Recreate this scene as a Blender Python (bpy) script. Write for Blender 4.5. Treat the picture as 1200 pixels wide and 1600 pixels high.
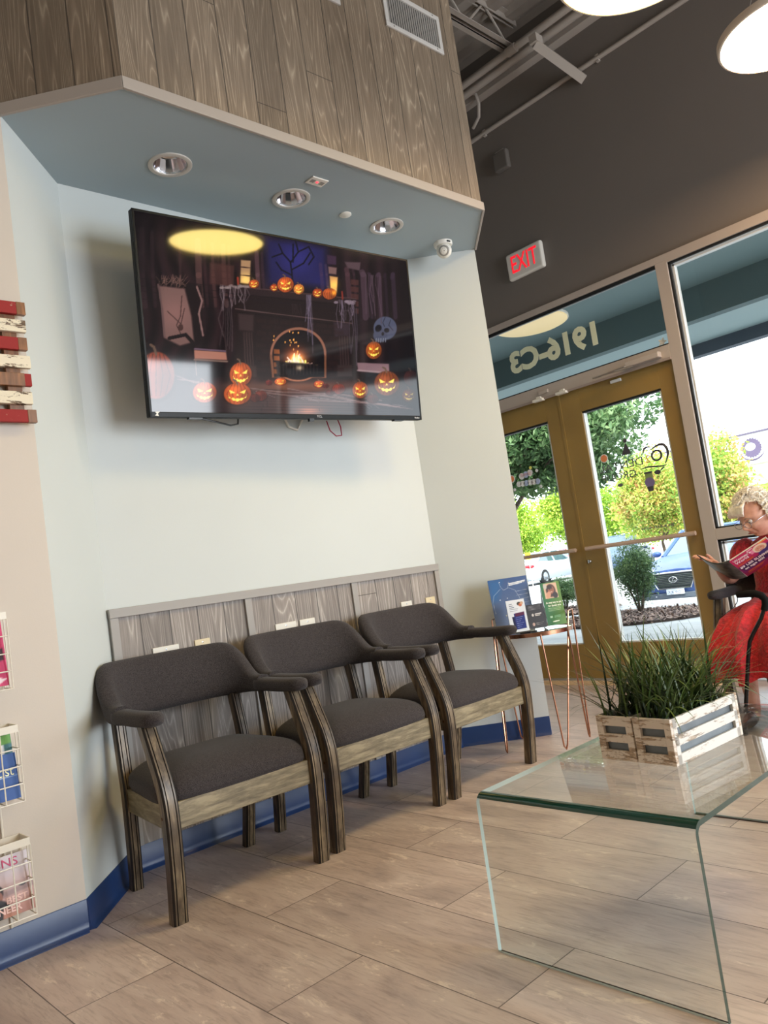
import bpy, bmesh, math, random
import numpy as np
from mathutils import Vector, Matrix, Euler
for o in list(bpy.data.objects): bpy.data.objects.remove(o)
SC = bpy.context.scene; COL = SC.collection
PI = math.pi
# ------------------------------------------------------------------ camera
YAW, PITCH, ROLL, FPX = 0.7594, 0.0816, -0.1453, 1213.65
fw = Vector((math.sin(YAW)*math.cos(PITCH), math.cos(YAW)*math.cos(PITCH), math.sin(PITCH)))
r0 = Vector((math.cos(YAW), -math.sin(YAW), 0)); u0 = r0.cross(fw)
rt = r0*math.cos(ROLL) + u0*math.sin(ROLL); up = -r0*math.sin(ROLL) + u0*math.cos(ROLL)
cam = bpy.data.cameras.new('camera'); camo = bpy.data.objects.new('camera', cam); COL.objects.link(camo)
M = Matrix.Identity(4)
for i in range(3): M[i][0], M[i][1], M[i][2] = rt[i], up[i], -fw[i]
M[2][3] = 0.9782
camo.matrix_world = M
cam.sensor_fit = 'HORIZONTAL'; cam.sensor_width = 36; cam.lens = 36*FPX/1200; cam.clip_start = .02; cam.clip_end = 400
SC.camera = camo
# ------------------------------------------------------------------ world, lights, exposure
SC.view_settings.view_transform = 'Standard'; SC.view_settings.look = 'None'
SC.view_settings.gamma = 1; SC.view_settings.use_curve_mapping = False
SC.view_settings.exposure = 0.72
SKY = 3.2
w = bpy.data.worlds.new('sky'); SC.world = w; w.use_nodes = True
bg = w.node_tree.nodes['Background']; bg.inputs[0].default_value = (.86, .93, 1.0, 1); bg.inputs[1].default_value = SKY
def area(name, loc, rot, sx, sy, power, color=(1,1,1), portal=False):
    l = bpy.data.lights.new(name, 'AREA'); l.shape = 'RECTANGLE'; l.size = sx; l.size_y = sy; l.energy = power; l.color = color
    if portal: l.cycles.is_portal = True
    o = bpy.data.objects.new(name, l); COL.objects.link(o); o.location = loc; o.rotation_euler = rot; return o
sun = bpy.data.lights.new('sun', 'SUN'); sun.energy = 4.2; sun.angle = .01; sun.color = (1, .93, .8)
so = bpy.data.objects.new('sun', sun); COL.objects.link(so); so.rotation_euler = Vector((-.62, -.30, .95)).to_track_quat('Z', 'Y').to_euler()
# cool area light added behind the viewer as fill; portals help sample the sky through the street front
area('added_rear_fill', (3.5, -3.95, 1.6), (math.radians(90), 0, 0), 2.5, 2.5, 182, (.88, .94, 1))
area('portal_window_near', (5.2, -.9, 1.4), (0, math.radians(90), 0), 2.8, 3.1, 1, portal=True)
area('portal_door', (5.2, 3.2, 1.4), (0, math.radians(90), 0), 2.8, 2.0, 1, portal=True)
area('portal_window', (5.2, 1.4, 1.4), (0, math.radians(90), 0), 2.8, 1.6, 1, portal=True)
# ------------------------------------------------------------------ helpers
def lin(c):
    return tuple(((x/255)/12.92 if x/255 <= .04045 else ((x/255+.055)/1.055)**2.4) for x in c)
def col4(c): return (*lin(c), 1)
def put(o, loc=None, rz=0, parent=None):
    if loc is not None: o.location = loc
    o.rotation_euler[2] = rz
    if parent: o.parent = parent
def tag(o, label=None, cat=None, group=None, kind=None):
    if label: o['label'] = label
    if cat: o['category'] = cat
    if group: o['group'] = group
    if kind: o['kind'] = kind
    return o
def thing(name, label, cat, loc=(0,0,0), rz=0, group=None, rot=None):
    o = bpy.data.objects.new(name, None); COL.objects.link(o); o.location = loc
    o.rotation_euler = rot if rot is not None else (0, 0, rz); o.empty_display_size = .05
    return tag(o, label, cat, group)
def copy_tree(o, parent=None):
    c = o.copy(); COL.objects.link(c)
    if parent: c.parent = parent
    for ch in list(o.children): copy_tree(ch, c)
    return c
class MB:
    def __init__(s): s.v=[]; s.f=[]; s.m=[]; s.uv={}
    def add(s, vs, fs, mi=0, T=None):
        b=len(s.v)
        for p in vs:
            p=Vector(p)
            s.v.append(tuple(T@p) if T is not None else tuple(p))
        for k,f in enumerate(fs):
            s.f.append([b+i for i in f]); s.m.append(mi[k] if isinstance(mi,(list,tuple)) else mi)
        return s
    def box(s, x0,x1,y0,y1,z0,z1, mi=0, T=None):
        x0,x1=min(x0,x1),max(x0,x1); y0,y1=min(y0,y1),max(y0,y1); z0,z1=min(z0,z1),max(z0,z1)
        return s.add([(x0,y0,z0),(x1,y0,z0),(x1,y1,z0),(x0,y1,z0),(x0,y0,z1),(x1,y0,z1),(x1,y1,z1),(x0,y1,z1)],
              [(3,2,1,0),(4,5,6,7),(0,1,5,4),(1,2,6,5),(2,3,7,6),(3,0,4,7)], mi, T)
    def rings(s, rs, mi=0, cap=True, closed=False, T=None):
        n=len(rs[0]); vs=[p for r in rs for p in r]; fs=[]
        R=len(rs)
        for i in range(R if closed else R-1):
            a=i*n; b=((i+1)%R)*n
            for k in range(n): fs.append((a+k, a+(k+1)%n, b+(k+1)%n, b+k))
        if cap and not closed:
            fs.append(tuple(range(n-1,-1,-1))); fs.append(tuple(range((R-1)*n, R*n)))
        return s.add(vs, fs, mi, T)
    def tube(s, pts, r, n=8, mi=0, cap=True, closed=False, T=None):
        pts=[Vector(p) for p in pts]; N=len(pts); rs=[]
        rad = r if isinstance(r,(list,tuple)) else [r]*N
        t0=(pts[1]-pts[0]).normalized(); nrm=t0.orthogonal().normalized()
        for i,p in enumerate(pts):
            if closed: t=(pts[(i+1)%N]-pts[i-1])
            elif i==0: t=pts[1]-pts[0]
            elif i==N-1: t=pts[-1]-pts[-2]
            else: t=(pts[i+1]-p).normalized()+(p-pts[i-1]).normalized()
            if t.length<1e-9: t=t0
            t.normalize(); nrm=(nrm-t*nrm.dot(t)); nrm=nrm.normalized() if nrm.length>1e-6 else t.orthogonal().normalized()
            b=t.cross(nrm); sc=1
            rs.append([p+(nrm*math.cos(a)+b*math.sin(a))*rad[i] for a in [2*PI*k/n for k in range(n)]])
        return s.rings(rs, mi, cap, closed, T)
    def sweep(s, pts, prof, side, mis=None, T=None):
        """profile (a,b): a along side, b along side x tangent"""
        pts=[Vector(p) for p in pts]; side=Vector(side).normalized(); rs=[]
        for i,p in enumerate(pts):
            t=(pts[min(i+1,len(pts)-1)]-pts[max(i-1,0)]).normalized(); b=side.cross(t).normalized()
            rs.append([p+side*q[0]+b*q[1] for q in prof])
        n=len(prof); vs=[p for r in rs for p in r]; fs=[]; mi=[]
        for i in range(len(rs)-1):
            for k in range(n):
                fs.append((i*n+k, i*n+(k+1)%n, (i+1)*n+(k+1)%n, (i+1)*n+k)); mi.append(mis[k] if mis else 0)
        fs.append(tuple(range(n-1,-1,-1))); mi.append(0); fs.append(tuple(range((len(rs)-1)*n,len(rs)*n))); mi.append(0)
        return s.add(vs, fs, mi, T)
    def lathe(s, prof, n=32, mi=0, T=None, cap=False):
        rs=[[(r*math.cos(2*PI*k/n), r*math.sin(2*PI*k/n), z) for k in range(n)] for r,z in prof]
        return s.rings(rs, mi, cap, False, T)
    def prism(s, poly, z0, z1, mi=0, T=None):
        return s.rings([[(x,y,z0) for x,y in poly],[(x,y,z1) for x,y in poly]], mi, True, False, T)
    def quad(s, a,b,c,d, mi=0, uv=None):
        s.add([a,b,c,d],[(0,1,2,3)],mi)
        if uv: s.uv[len(s.f)-1]=uv
        return s
    def sphere(s, c, r, n=16, m=10, mi=0, T=None):
        r = r if isinstance(r,(tuple,list)) else (r,r,r)
        rs=[]
        for j in range(m+1):
            a=-PI/2+PI*j/m; a=max(min(a,PI/2-.02),-PI/2+.02)
            rs.append([(c[0]+r[0]*math.cos(a)*math.cos(2*PI*k/n), c[1]+r[1]*math.cos(a)*math.sin(2*PI*k/n), c[2]+r[2]*math.sin(a)) for k in range(n)])
        return s.rings(rs, mi, True, False, T)
    def grid(s, fn, nu, nv, mi=0, T=None):
        vs=[fn(i/nu, j/nv) for j in range(nv+1) for i in range(nu+1)]
        fs=[(j*(nu+1)+i, j*(nu+1)+i+1, (j+1)*(nu+1)+i+1, (j+1)*(nu+1)+i) for j in range(nv) for i in range(nu)]
        return s.add(vs, fs, mi, T)
    def build(s, name, mats, parent=None, smooth=False, bevel=0, sub=0, fix=True, ang=40, bseg=2):
        me=bpy.data.meshes.new(name); me.from_pydata(s.v, [], s.f); me.update()
        mats = mats if isinstance(mats,(list,tuple)) else [mats]
        for m in mats: me.materials.append(m)
        me.polygons.foreach_set('material_index', s.m)
        if s.uv:
            uvl=me.uv_layers.new(name='UVMap')
            for fi,uvs in s.uv.items():
                for k,li in enumerate(me.polygons[fi].loop_indices): uvl.data[li].uv=uvs[k]
        if fix:
            bm=bmesh.new(); bm.from_mesh(me); bmesh.ops.recalc_face_normals(bm, faces=bm.faces); bm.to_mesh(me); bm.free()
        if smooth:
            me.polygons.foreach_set('use_smooth',[True]*len(me.polygons))
            me.set_sharp_from_angle(angle=math.radians(ang))
        o=bpy.data.objects.new(name, me); COL.objects.link(o)
        if parent: o.parent=parent
        if bevel:
            b=o.modifiers.new('bevel','BEVEL'); b.width=bevel; b.segments=bseg; b.limit_method='ANGLE'; b.angle_limit=math.radians(40)
        if sub:
            b=o.modifiers.new('sub','SUBSURF'); b.levels=sub; b.render_levels=sub
        return o
def frame(origin, X, Y):
    X=Vector(X).normalized(); Y=Vector(Y).normalized(); Z=X.cross(Y).normalized(); Y=Z.cross(X)
    T=Matrix.Identity(4)
    for i in range(3): T[i][0],T[i][1],T[i][2],T[i][3]=X[i],Y[i],Z[i],origin[i]
    return T
def text(name, s, size, mat, T, parent=None, ext=.0006, align='CENTER', bold=0, width=None, kern=1.0, italic=0):
    cu=bpy.data.curves.new('t','FONT'); cu.body=s; cu.size=size; cu.extrude=ext; cu.align_x=align; cu.align_y='CENTER'
    cu.offset=bold; cu.space_character=kern; cu.resolution_u=3; cu.shear=italic
    t=bpy.data.objects.new('t',cu); COL.objects.link(t); bpy.context.view_layer.update()
    me=bpy.data.meshes.new_from_object(t.evaluated_get(bpy.context.evaluated_depsgraph_get()))
    bpy.data.objects.remove(t); bpy.data.curves.remove(cu)
    if width and len(me.vertices):
        xs=[v.co.x for v in me.vertices]; k=width/(max(xs)-min(xs))
        for v in me.vertices: v.co.x*=k
    me.transform(T); me.materials.clear(); me.materials.append(mat); me.name=name
    o=bpy.data.objects.new(name,me); COL.objects.link(o)
    if parent: o.parent=parent
    return o
def eval_mesh(o):
    bpy.context.view_layer.update()
    me=bpy.data.meshes.new_from_object(o.evaluated_get(bpy.context.evaluated_depsgraph_get()))
    o.modifiers.clear(); o.data=me; return o
# ------------------------------------------------------------------ materials
class NT:
    def __init__(s, name):
        s.m=bpy.data.materials.new(name); s.m.use_nodes=True; s.t=s.m.node_tree; s.b=s.t.nodes['Principled BSDF']; s.out=s.t.nodes['Material Output']
    def n(s, typ, **kw):
        nd=s.t.nodes.new(typ)
        for k,v in kw.items():
            if k=='inp':
                for a,b in v.items(): nd.inputs[a].default_value=b
            else: setattr(nd,k,v)
        return nd
    def l(s,a,b): s.t.links.new(a,b)
    def math(s, op, a, b=None, c=None):
        nd=s.n('ShaderNodeMath', operation=op)
        for i,x in enumerate((a,b,c)):
            if x is None: continue
            if isinstance(x,(int,float)): nd.inputs[i].default_value=x
            else: s.l(x, nd.inputs[i])
        return nd.outputs[0]
    def comb(s,x,y,z):
        nd=s.n('ShaderNodeCombineXYZ')
        for i,q in enumerate((x,y,z)):
            if isinstance(q,(int,float)): nd.inputs[i].default_value=q
            else: s.l(q, nd.inputs[i])
        return nd.outputs[0]
    def sep(s,v):
        nd=s.n('ShaderNodeSeparateXYZ'); s.l(v,nd.inputs[0]); return nd.outputs
    def ramp(s, fac, stops):
        nd=s.n('ShaderNodeValToRGB'); e=nd.color_ramp.elements
        while len(e)<len(stops): e.new(.5)
        for k,(p,c) in enumerate(stops): e[k].position=p; e[k].color=c if len(c)==4 else col4(c)
        s.l(fac, nd.inputs[0]); return nd.outputs[0]
    def mix(s, fac, a, b, blend='MIX'):
        nd=s.n('ShaderNodeMix', data_type='RGBA', blend_type=blend)
        if isinstance(fac,(int,float)): nd.inputs[0].default_value=fac
        else: s.l(fac, nd.inputs[0])
        for i,x in ((6,a),(7,b)):
            if isinstance(x,tuple): nd.inputs[i].default_value=x if len(x)==4 else col4(x)
            else: s.l(x, nd.inputs[i])
        return nd.outputs[2]
    def noise(s, vec, scale, detail=3, rough=.5, dist=0):
        nd=s.n('ShaderNodeTexNoise', inp={'Scale':scale,'Detail':detail,'Roughness':rough,'Distortion':dist})
        if vec is not None: s.l(vec, nd.inputs['Vector'])
        return nd.outputs[0]
    def bump(s, h, strength=.3, dist=.01):
        nd=s.n('ShaderNodeBump', inp={'Strength':strength,'Distance':dist}); s.l(h, nd.inputs['Height']); s.l(nd.outputs[0], s.b.inputs['Normal'])
    def objco(s): return s.n('ShaderNodeTexCoord').outputs['Object']
    def uvco(s): return s.n('ShaderNodeTexCoord').outputs['UV']
def mat(name, c, rough=.6, metal=0, noise=0, nscale=20, bump=0, bscale=60, spec=None, coat=0, sheen=0):
    n=NT(name); b=n.b; b.inputs['Roughness'].default_value=rough; b.inputs['Metallic'].default_value=metal
    b.inputs['Base Color'].default_value=col4(c)
    if spec is not None: b.inputs['Specular IOR Level'].default_value=spec
    if coat: b.inputs['Coat Weight'].default_value=coat
    if sheen: b.inputs['Sheen Weight'].default_value=sheen
    co=n.objco()
    if noise:
        f=n.noise(co,nscale); hi=tuple(min(255,x*(1+noise)) for x in c); lo=tuple(x*(1-noise) for x in c)
        n.l(n.ramp(f,[(.3,lo),(.7,hi)]), b.inputs['Base Color'])
    if bump: n.bump(n.noise(co,bscale), bump, .005)
    return n.m
def emis(name, c, s):
    n=NT(name); n.b.inputs['Base Color'].default_value=col4(c); n.b.inputs['Emission Color'].default_value=col4(c); n.b.inputs['Emission Strength'].default_value=s
    return n.m
def attrmat(name, rough=.4, emit=0, attr='art'):
    n=NT(name); a=n.n('ShaderNodeAttribute', attribute_name=attr)
    if emit:
        n.b.inputs['Base Color'].default_value=(0.004,.004,.005,1); n.l(a.outputs['Color'], n.b.inputs['Emission Color']); n.b.inputs['Emission Strength'].default_value=emit
    else: n.l(a.outputs['Color'], n.b.inputs['Base Color'])
    n.b.inputs['Roughness'].default_value=rough; return n.m
def plaster(name, c):
    n=NT(name); co=n.objco(); f=n.noise(co,1.3,3); n.l(n.ramp(f,[(.3,tuple(x*.985 for x in c)),(.7,tuple(min(255,x*1.01) for x in c))]), n.b.inputs['Base Color'])
    n.b.inputs['Roughness'].default_value=.55; n.bump(n.noise(co,180,2), .08, .002); return n.m
def wood_panel(name, W, dark, midc, light, joint=2.9):
    n=NT(name); u,v,_=n.sep(n.uvco())
    idx=n.math('FLOOR', n.math('DIVIDE',u,W)); fr=n.math('FRACT', n.math('DIVIDE',u,W))
    wn=n.n('ShaderNodeTexWhiteNoise', noise_dimensions='1D'); n.l(idx, wn.inputs['W']); rnd=wn.outputs['Value']
    off=n.math('MULTIPLY', rnd, 37.0)
    # contour lines of a stretched noise give cathedral grain and knots
    vec=n.comb(n.math('ADD',u,off), n.math('ADD', n.math('MULTIPLY',v,.085), off), off)
    nz=n.noise(vec, 7.5, 1.4, .45, .35)
    ln=n.math('FRACT', n.math('MULTIPLY', nz, 30.0)); g1=n.math('POWER', n.math('ABSOLUTE', n.math('SUBTRACT', n.math('MULTIPLY',ln,2.0), 1.0)), 3.5)
    vec2=n.comb(n.math('ADD',u,off), n.math('MULTIPLY',v,.035), off)
    g2=n.noise(vec2, 150, 3, .65)
    big=n.noise(vec, 5, 3, .6, 1)
    blot=n.noise(n.comb(u,n.math('MULTIPLY',v,.5),off), 9, 4, .7)
    h=n.math('ADD', n.math('MULTIPLY', n.math('MULTIPLY',g1,blot), .52), n.math('ADD', n.math('MULTIPLY',g2,.42), n.math('MULTIPLY',big,.30)))
    c=n.ramp(h, [(.28,dark),(.52,midc),(.80,light)])
    tint=n.math('ADD', .84, n.math('MULTIPLY', rnd, .28)); tc=n.n('ShaderNodeCombineColor')
    for i in range(3): n.l(tint, tc.inputs[i])
    c=n.mix(1.0, c, tc.outputs[0], 'MULTIPLY')
    ed=n.math('LESS_THAN', n.math('MINIMUM', fr, n.math('SUBTRACT',1.0,fr)), .018)
    jf=n.math('FRACT', n.math('ADD', n.math('DIVIDE', v, joint), rnd)); j=n.math('LESS_THAN', jf, .0012)
    seam=n.math('MAXIMUM', ed, j)
    c=n.mix(n.math('MULTIPLY',seam,.75), c, tuple(x*.35 for x in dark))
    n.l(c, n.b.inputs['Base Color']); n.b.inputs['Roughness'].default_value=.6
    n.bump(n.math('SUBTRACT', n.math('MULTIPLY',h,.5), n.math('MULTIPLY',seam,1.0)), .35, .004); return n.m
def floor_mat():
    n=NT('floor_plank_tiles'); x,y,z=n.sep(n.objco())
    v=n.comb(n.math('SUBTRACT',y,.788), n.math('SUBTRACT',x,.088),0)
    br=n.n('ShaderNodeTexBrick', offset=.5, offset_frequency=2, inp={'Scale':1,'Mortar Size':.0016,'Mortar Smooth':0,'Bias':0,'Brick Width':.9144,'Row Height':.3048,'Color1':(0,0,0,1),'Color2':(1,1,1,1)}); n.l(v, br.inputs['Vector'])
    r=n.n('ShaderNodeSeparateColor'); n.l(br.outputs['Color'], r.inputs[0]); rnd=r.outputs[0]
    o=n.math('MULTIPLY',rnd,9.0)
    vs=n.comb(n.math('ADD',n.math('MULTIPLY',x,3.2),o), n.math('ADD',n.math('MULTIPLY',y,.8),o), o)
    patch=n.noise(vs, 3.0, 5, .65, .6)
    vf=n.comb(n.math('ADD',n.math('MULTIPLY',x,9),o), n.math('MULTIPLY',y,.9), o)
    streak=n.noise(vf, 12, 4, .65, .4)
    base=n.ramp(patch, [(.30,(166,151,146)),(.48,(190,173,166)),(.62,(200,185,178))])
    sk=n.ramp(streak,[(.36,(128,118,114)),(.50,(255,255,255))])
    base=n.mix(.24, base, sk, 'MULTIPLY')
    vw=n.comb(n.math('ADD',n.math('MULTIPLY',x,2.6),o), n.math('ADD',n.math('MULTIPLY',y,1.0),o), o)
    wm=n.noise(vw, 6.5, 8, .76, .5)
    wear=n.ramp(n.math('MULTIPLY', wm, n.math('ADD',.72,n.math('MULTIPLY',patch,.55))), [(.585,(0,0,0)),(.65,(255,255,255))])
    base=n.mix(n.math('MULTIPLY',wear,.62), base, (228,214,200))
    tint=n.math('ADD', .90, n.math('MULTIPLY', rnd, .20)); tc=n.n('ShaderNodeCombineColor')
    for i in range(3): n.l(tint, tc.inputs[i])
    base=n.mix(1.0, base, tc.outputs[0], 'MULTIPLY')
    base=n.mix(n.math('MULTIPLY', br.outputs['Fac'], .8), base, (62,52,48))
    n.l(base, n.b.inputs['Base Color'])
    n.l(n.math('ADD',.30,n.math('MULTIPLY',patch,.25)), n.b.inputs['Roughness'])
    n.bump(n.math('SUBTRACT', n.math('MULTIPLY',streak,.3), br.outputs['Fac']), .25, .002); return n.m
def glass_thin(name, tint=(1,1,1), ior=1.45, gain=1.0):
    n=NT(name); n.t.nodes.remove(n.b); f0=((ior-1)/(ior+1))**2*gain
    tr=n.n('ShaderNodeBsdfTransparent'); tr.inputs[0].default_value=(*tint,1)
    gl=n.n('ShaderNodeBsdfGlossy', inp={'Roughness':0.0}); lw=n.n('ShaderNodeLayerWeight', inp={'Blend':.5})
    f=n.math('ADD', f0, n.math('MULTIPLY', 1-f0, n.math('POWER', lw.outputs['Facing'], 5.0)))
    mx=n.n('ShaderNodeMixShader'); n.l(f, mx.inputs[0]); n.l(tr.outputs[0],mx.inputs[1]); n.l(gl.outputs[0],mx.inputs[2]); n.l(mx.outputs[0], n.out.inputs[0])
    return n.m
def leg_wood(name, dark=(50,38,28), light=(146,128,100)):
    n=NT(name); x,y,z=n.sep(n.objco()); v=n.comb(n.math('MULTIPLY',x,1.0),n.math('MULTIPLY',y,1.0),n.math('MULTIPLY',z,.12))
    f=n.noise(v,55,4,.65,.3); g=n.noise(n.objco(),9,3)
    c=n.ramp(n.math('ADD',n.math('MULTIPLY',f,.7),n.math('MULTIPLY',g,.4)),[(.38,dark),(.56,tuple((a+b)/2 for a,b in zip(dark,light))),(.72,light)])
    n.l(c,n.b.inputs['Base Color']); n.b.inputs['Roughness'].default_value=.38; n.bump(f,.15,.002); return n.m
def rail_wood(name, dark, light):
    n=NT(name); x,y,z=n.sep(n.objco()); v=n.comb(n.math('MULTIPLY',x,.15),n.math('MULTIPLY',y,.15),z)
    f=n.noise(v,60,4,.65,.3); c=n.ramp(f,[(.33,dark),(.5,tuple((a+b)/2 for a,b in zip(dark,light))),(.66,light)])
    n.l(c,n.b.inputs['Base Color']); n.b.inputs['Roughness'].default_value=.42; n.bump(f,.15,.002); return n.m
def fabric(name, c, sc=420, var=.35):
    n=NT(name); co=n.objco(); f=n.noise(co,sc,2,.7); g=n.noise(co,4,2)
    n.l(n.ramp(f,[(.35,tuple(x*(1-var) for x in c)),(.65,tuple(min(255,x*(1+var)) for x in c))]), n.b.inputs['Base Color'])
    n.b.inputs['Roughness'].default_value=.95; n.b.inputs['Sheen Weight'].default_value=.08; n.b.inputs['Specular IOR Level'].default_value=.2
    n.bump(f,.35,.002); return n.m
def chipped(name, paint, wood, amount=.5, scale=14, stretch=(.25,1,1)):
    n=NT(name); x,y,z=n.sep(n.objco()); v=n.comb(n.math('MULTIPLY',x,stretch[0]),n.math('MULTIPLY',y,stretch[1]),n.math('MULTIPLY',z,stretch[2]))
    f=n.noise(v,scale,6,.75,.4); m=n.ramp(f,[(amount-.02,(0,0,0)),(amount+.02,(255,255,255))])
    wd=n.ramp(n.noise(v,scale*5,3),[(.3,tuple(q*.6 for q in wood)),(.7,wood)])
    n.l(n.mix(m, wd, paint), n.b.inputs['Base Color']); n.b.inputs['Roughness'].default_value=.7; n.bump(f,.3,.003); return n.m
WH=mat('white_plastic',(228,224,214),.4); BLK=mat('black_plastic',(14,14,16),.35); CHR=mat('chrome',(210,212,215),.12,1)
M_WALL=plaster('pale_blue_grey_paint',(200,205,203)); M_SOF=plaster('shade_toned_soffit_paint',(158,172,178)); M_WARM=plaster('lamp_warmed_wall_paint',(206,196,184)); M_GREY=plaster('dark_taupe_paint',(118,110,103))  # soffit colour holds its shade, beige holds warm lamplight on the left wall
M_FLOOR=floor_mat()
M_WOODUP=wood_panel('weathered_plank_panel',.142,(112,97,80),(140,123,103),(186,170,146))
M_WAINS=wood_panel('grey_plank_wainscot',.128,(124,115,109),(158,149,142),(210,202,193))
M_TRIM=mat('taupe_trim_paint',(168,158,148),.5); M_TRIMG=mat('grey_trim_paint',(158,153,148),.5)
M_NAVY=mat('navy_vinyl_base',(32,58,104),.35,noise=.06,nscale=5)
M_ALU=mat('almond_aluminium',(190,178,168),.38,.25); M_DARKGASK=mat('black_gasket',(16,18,20),.5); M_WHITEF=mat('white_frame_edge',(214,216,216),.4)
M_MUST=mat('mustard_door_paint',(143,116,60),.42,noise=.05,nscale=3)
M_GLASS=glass_thin('window_glass',(.93,.97,.96),1.4,.8)
M_LEG=leg_wood('distressed_chair_wood'); M_LEGD=mat('dark_groove',(24,18,14),.6); M_RAIL=rail_wood('washed_chair_rail',(96,86,66),(158,146,118))
M_FAB=fabric('charcoal_tweed',(58,54,55))
M_COPPER=mat('rose_copper',(176,128,102),.22,1)
M_STEELG=mat('galvanised_sheet',(120,126,130),.45,.5,noise=.1,nscale=12)
M_BAREROOF=mat('grey_painted_deck',(160,150,140),.7,noise=.06,nscale=4)
M_PIPE=mat('grey_painted_pipe',(172,162,152),.55)
# ------------------------------------------------------------------ room shell
C0=(.953,2.633); C1=(1.274,2.978); C2=(3.159,2.978); C3=(3.504,2.630); S1=(1.244,2.287); S2=(3.1645,2.287)
ZS=2.753; DX=4.994; ZC=5.35
def st(o): o['kind']='structure'; return o
def wallseg(name, a, b, z0, z1, m, th=.08, parent=None, inner=1):
    """vertical wall from a to b; visible face on the line a-b, thickness to its left (inner=1) or right"""
    a=Vector((a[0],a[1],0)); b=Vector((b[0],b[1],0)); d=(b-a); L=d.length; d.normalize(); n=Vector((-d.y,d.x,0))*th*inner
    mb=MB(); P=lambda p,z,o=0: (p.x+(n.x if o else 0), p.y+(n.y if o else 0), z)
    mb.quad(P(a,z0),P(b,z0),P(b,z1),P(a,z1),0,[(0,z0),(L,z0),(L,z1),(0,z1)])
    mb.quad(P(a,z0,1),P(a,z1,1),P(b,z1,1),P(b,z0,1),0,[(0,z0),(0,z1),(L,z1),(L,z0)])
    mb.quad(P(a,z1),P(b,z1),P(b,z1,1),P(a,z1,1),0,[(0,0)]*4); mb.quad(P(a,z0),P(a,z0,1),P(b,z0,1),P(b,z0),0,[(0,0)]*4)
    mb.quad(P(a,z0),P(a,z1),P(a,z1,1),P(a,z0,1),0,[(0,z0),(0,z1),(0,z1),(0,z0)]); mb.quad(P(b,z0),P(b,z0,1),P(b,z1,1),P(b,z1),0,[(0,z0),(0,z0),(0,z1),(0,z1)])
    return mb.build(name, m, parent, fix=True)
st(MB().box(-4.2,5.0,-4.3,4.6,-.1,0).build('floor', M_FLOOR))
st(wallseg('wall_left', (-4.1,2.633), C0, 0, ZC, M_WARM))
st(wallseg('wall_bay_left', C0, C1, 0, ZS, M_WALL)); st(wallseg('wall_bay_back', C1, C2, 0, ZS, M_WALL)); st(wallseg('wall_bay_right', C2, C3, 0, ZS, M_WALL, .02))
st(wallseg('wall_bay_side', (3.504,2.657), (3.504,4.45), 0, ZC, M_WALL, .02)); st(wallseg('wall_far', (3.504,4.45), (4.93,4.45), 0, ZC, M_GREY))
st(wallseg('wall_rear', (5.0,-4.1), (-4.1,-4.1), 0, ZC, M_WALL)); st(wallseg('wall_west', (-4.1,-4.1), (-4.1,2.633), 0, ZC, M_WALL))
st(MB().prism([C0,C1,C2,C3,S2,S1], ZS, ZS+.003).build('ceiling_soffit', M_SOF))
up_w=wallseg('wall_upper_front', S1, S2, ZS+.004, ZC, M_WOODUP, .06); st(up_w)
st(wallseg('wall_upper_left', C0, S1, ZS+.004, ZC, M_WOODUP, .06)); st(wallseg('wall_upper_right', S2, C3, ZS+.004, ZC, M_WOODUP, .06))
# band of trim along the lower edge of the plank fascia
def band(a,b,z0,z1,out,m,name,parent=None):
    a=Vector((a[0],a[1],0)); b=Vector((b[0],b[1],0)); d=(b-a).normalized(); n=Vector((d.y,-d.x,0))*out; e=d*out*.41
    mb=MB(); mb.add([(a.x,a.y,z0),(b.x,b.y,z0),(b.x+n.x+e.x,b.y+n.y+e.y,z0),(a.x+n.x-e.x,a.y+n.y-e.y,z0),(a.x,a.y,z1),(b.x,b.y,z1),(b.x+n.x+e.x,b.y+n.y+e.y,z1),(a.x+n.x-e.x,a.y+n.y-e.y,z1)],
        [(0,1,2,3),(7,6,5,4),(0,4,5,1),(1,5,6,2),(2,6,7,3),(3,7,4,0)]); return mb.build(name,m,parent,bevel=.002)
st(band(C0,S1,ZS-.008,ZS+.036,.012,M_TRIM,'trim_1')); st(band(S1,S2,ZS-.008,ZS+.036,.012,M_TRIM,'trim_2')); st(band(S2,C3,ZS-.008,ZS+.036,.012,M_TRIM,'trim_3'))
# vinyl cove base
def cove(name,a,b,m=M_NAVY,e0=0,e1=0):
    a=Vector((a[0],a[1],0)); b=Vector((b[0],b[1],0)); d=(b-a).normalized(); n=Vector((d.y,-d.x,0))
    a=a-d*e0; b=b+d*e1
    pr=[(0,0),(.020,0),(.018,.004),(.010,.008),(.006,.016),(.0045,.03),(.004,.094),(.002,.098),(0,.098)]
    rs=[[(p.x+n.x*q[0]+d.x*s*q[0]*.4, p.y+n.y*q[0]+d.y*s*q[0]*.4, q[1]) for q in pr] for p,s in ((a,1 if e0==0 else 1),(b,-1))]
    return st(MB().rings(rs).build(name,m,smooth=True,ang=50))
cove('baseboard_left',(-4.1,2.633),C0); cove('baseboard_bay_left',C0,C1); cove('baseboard_bay_back',C1,C2); cove('baseboard_bay_right',C2,C3)
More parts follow.
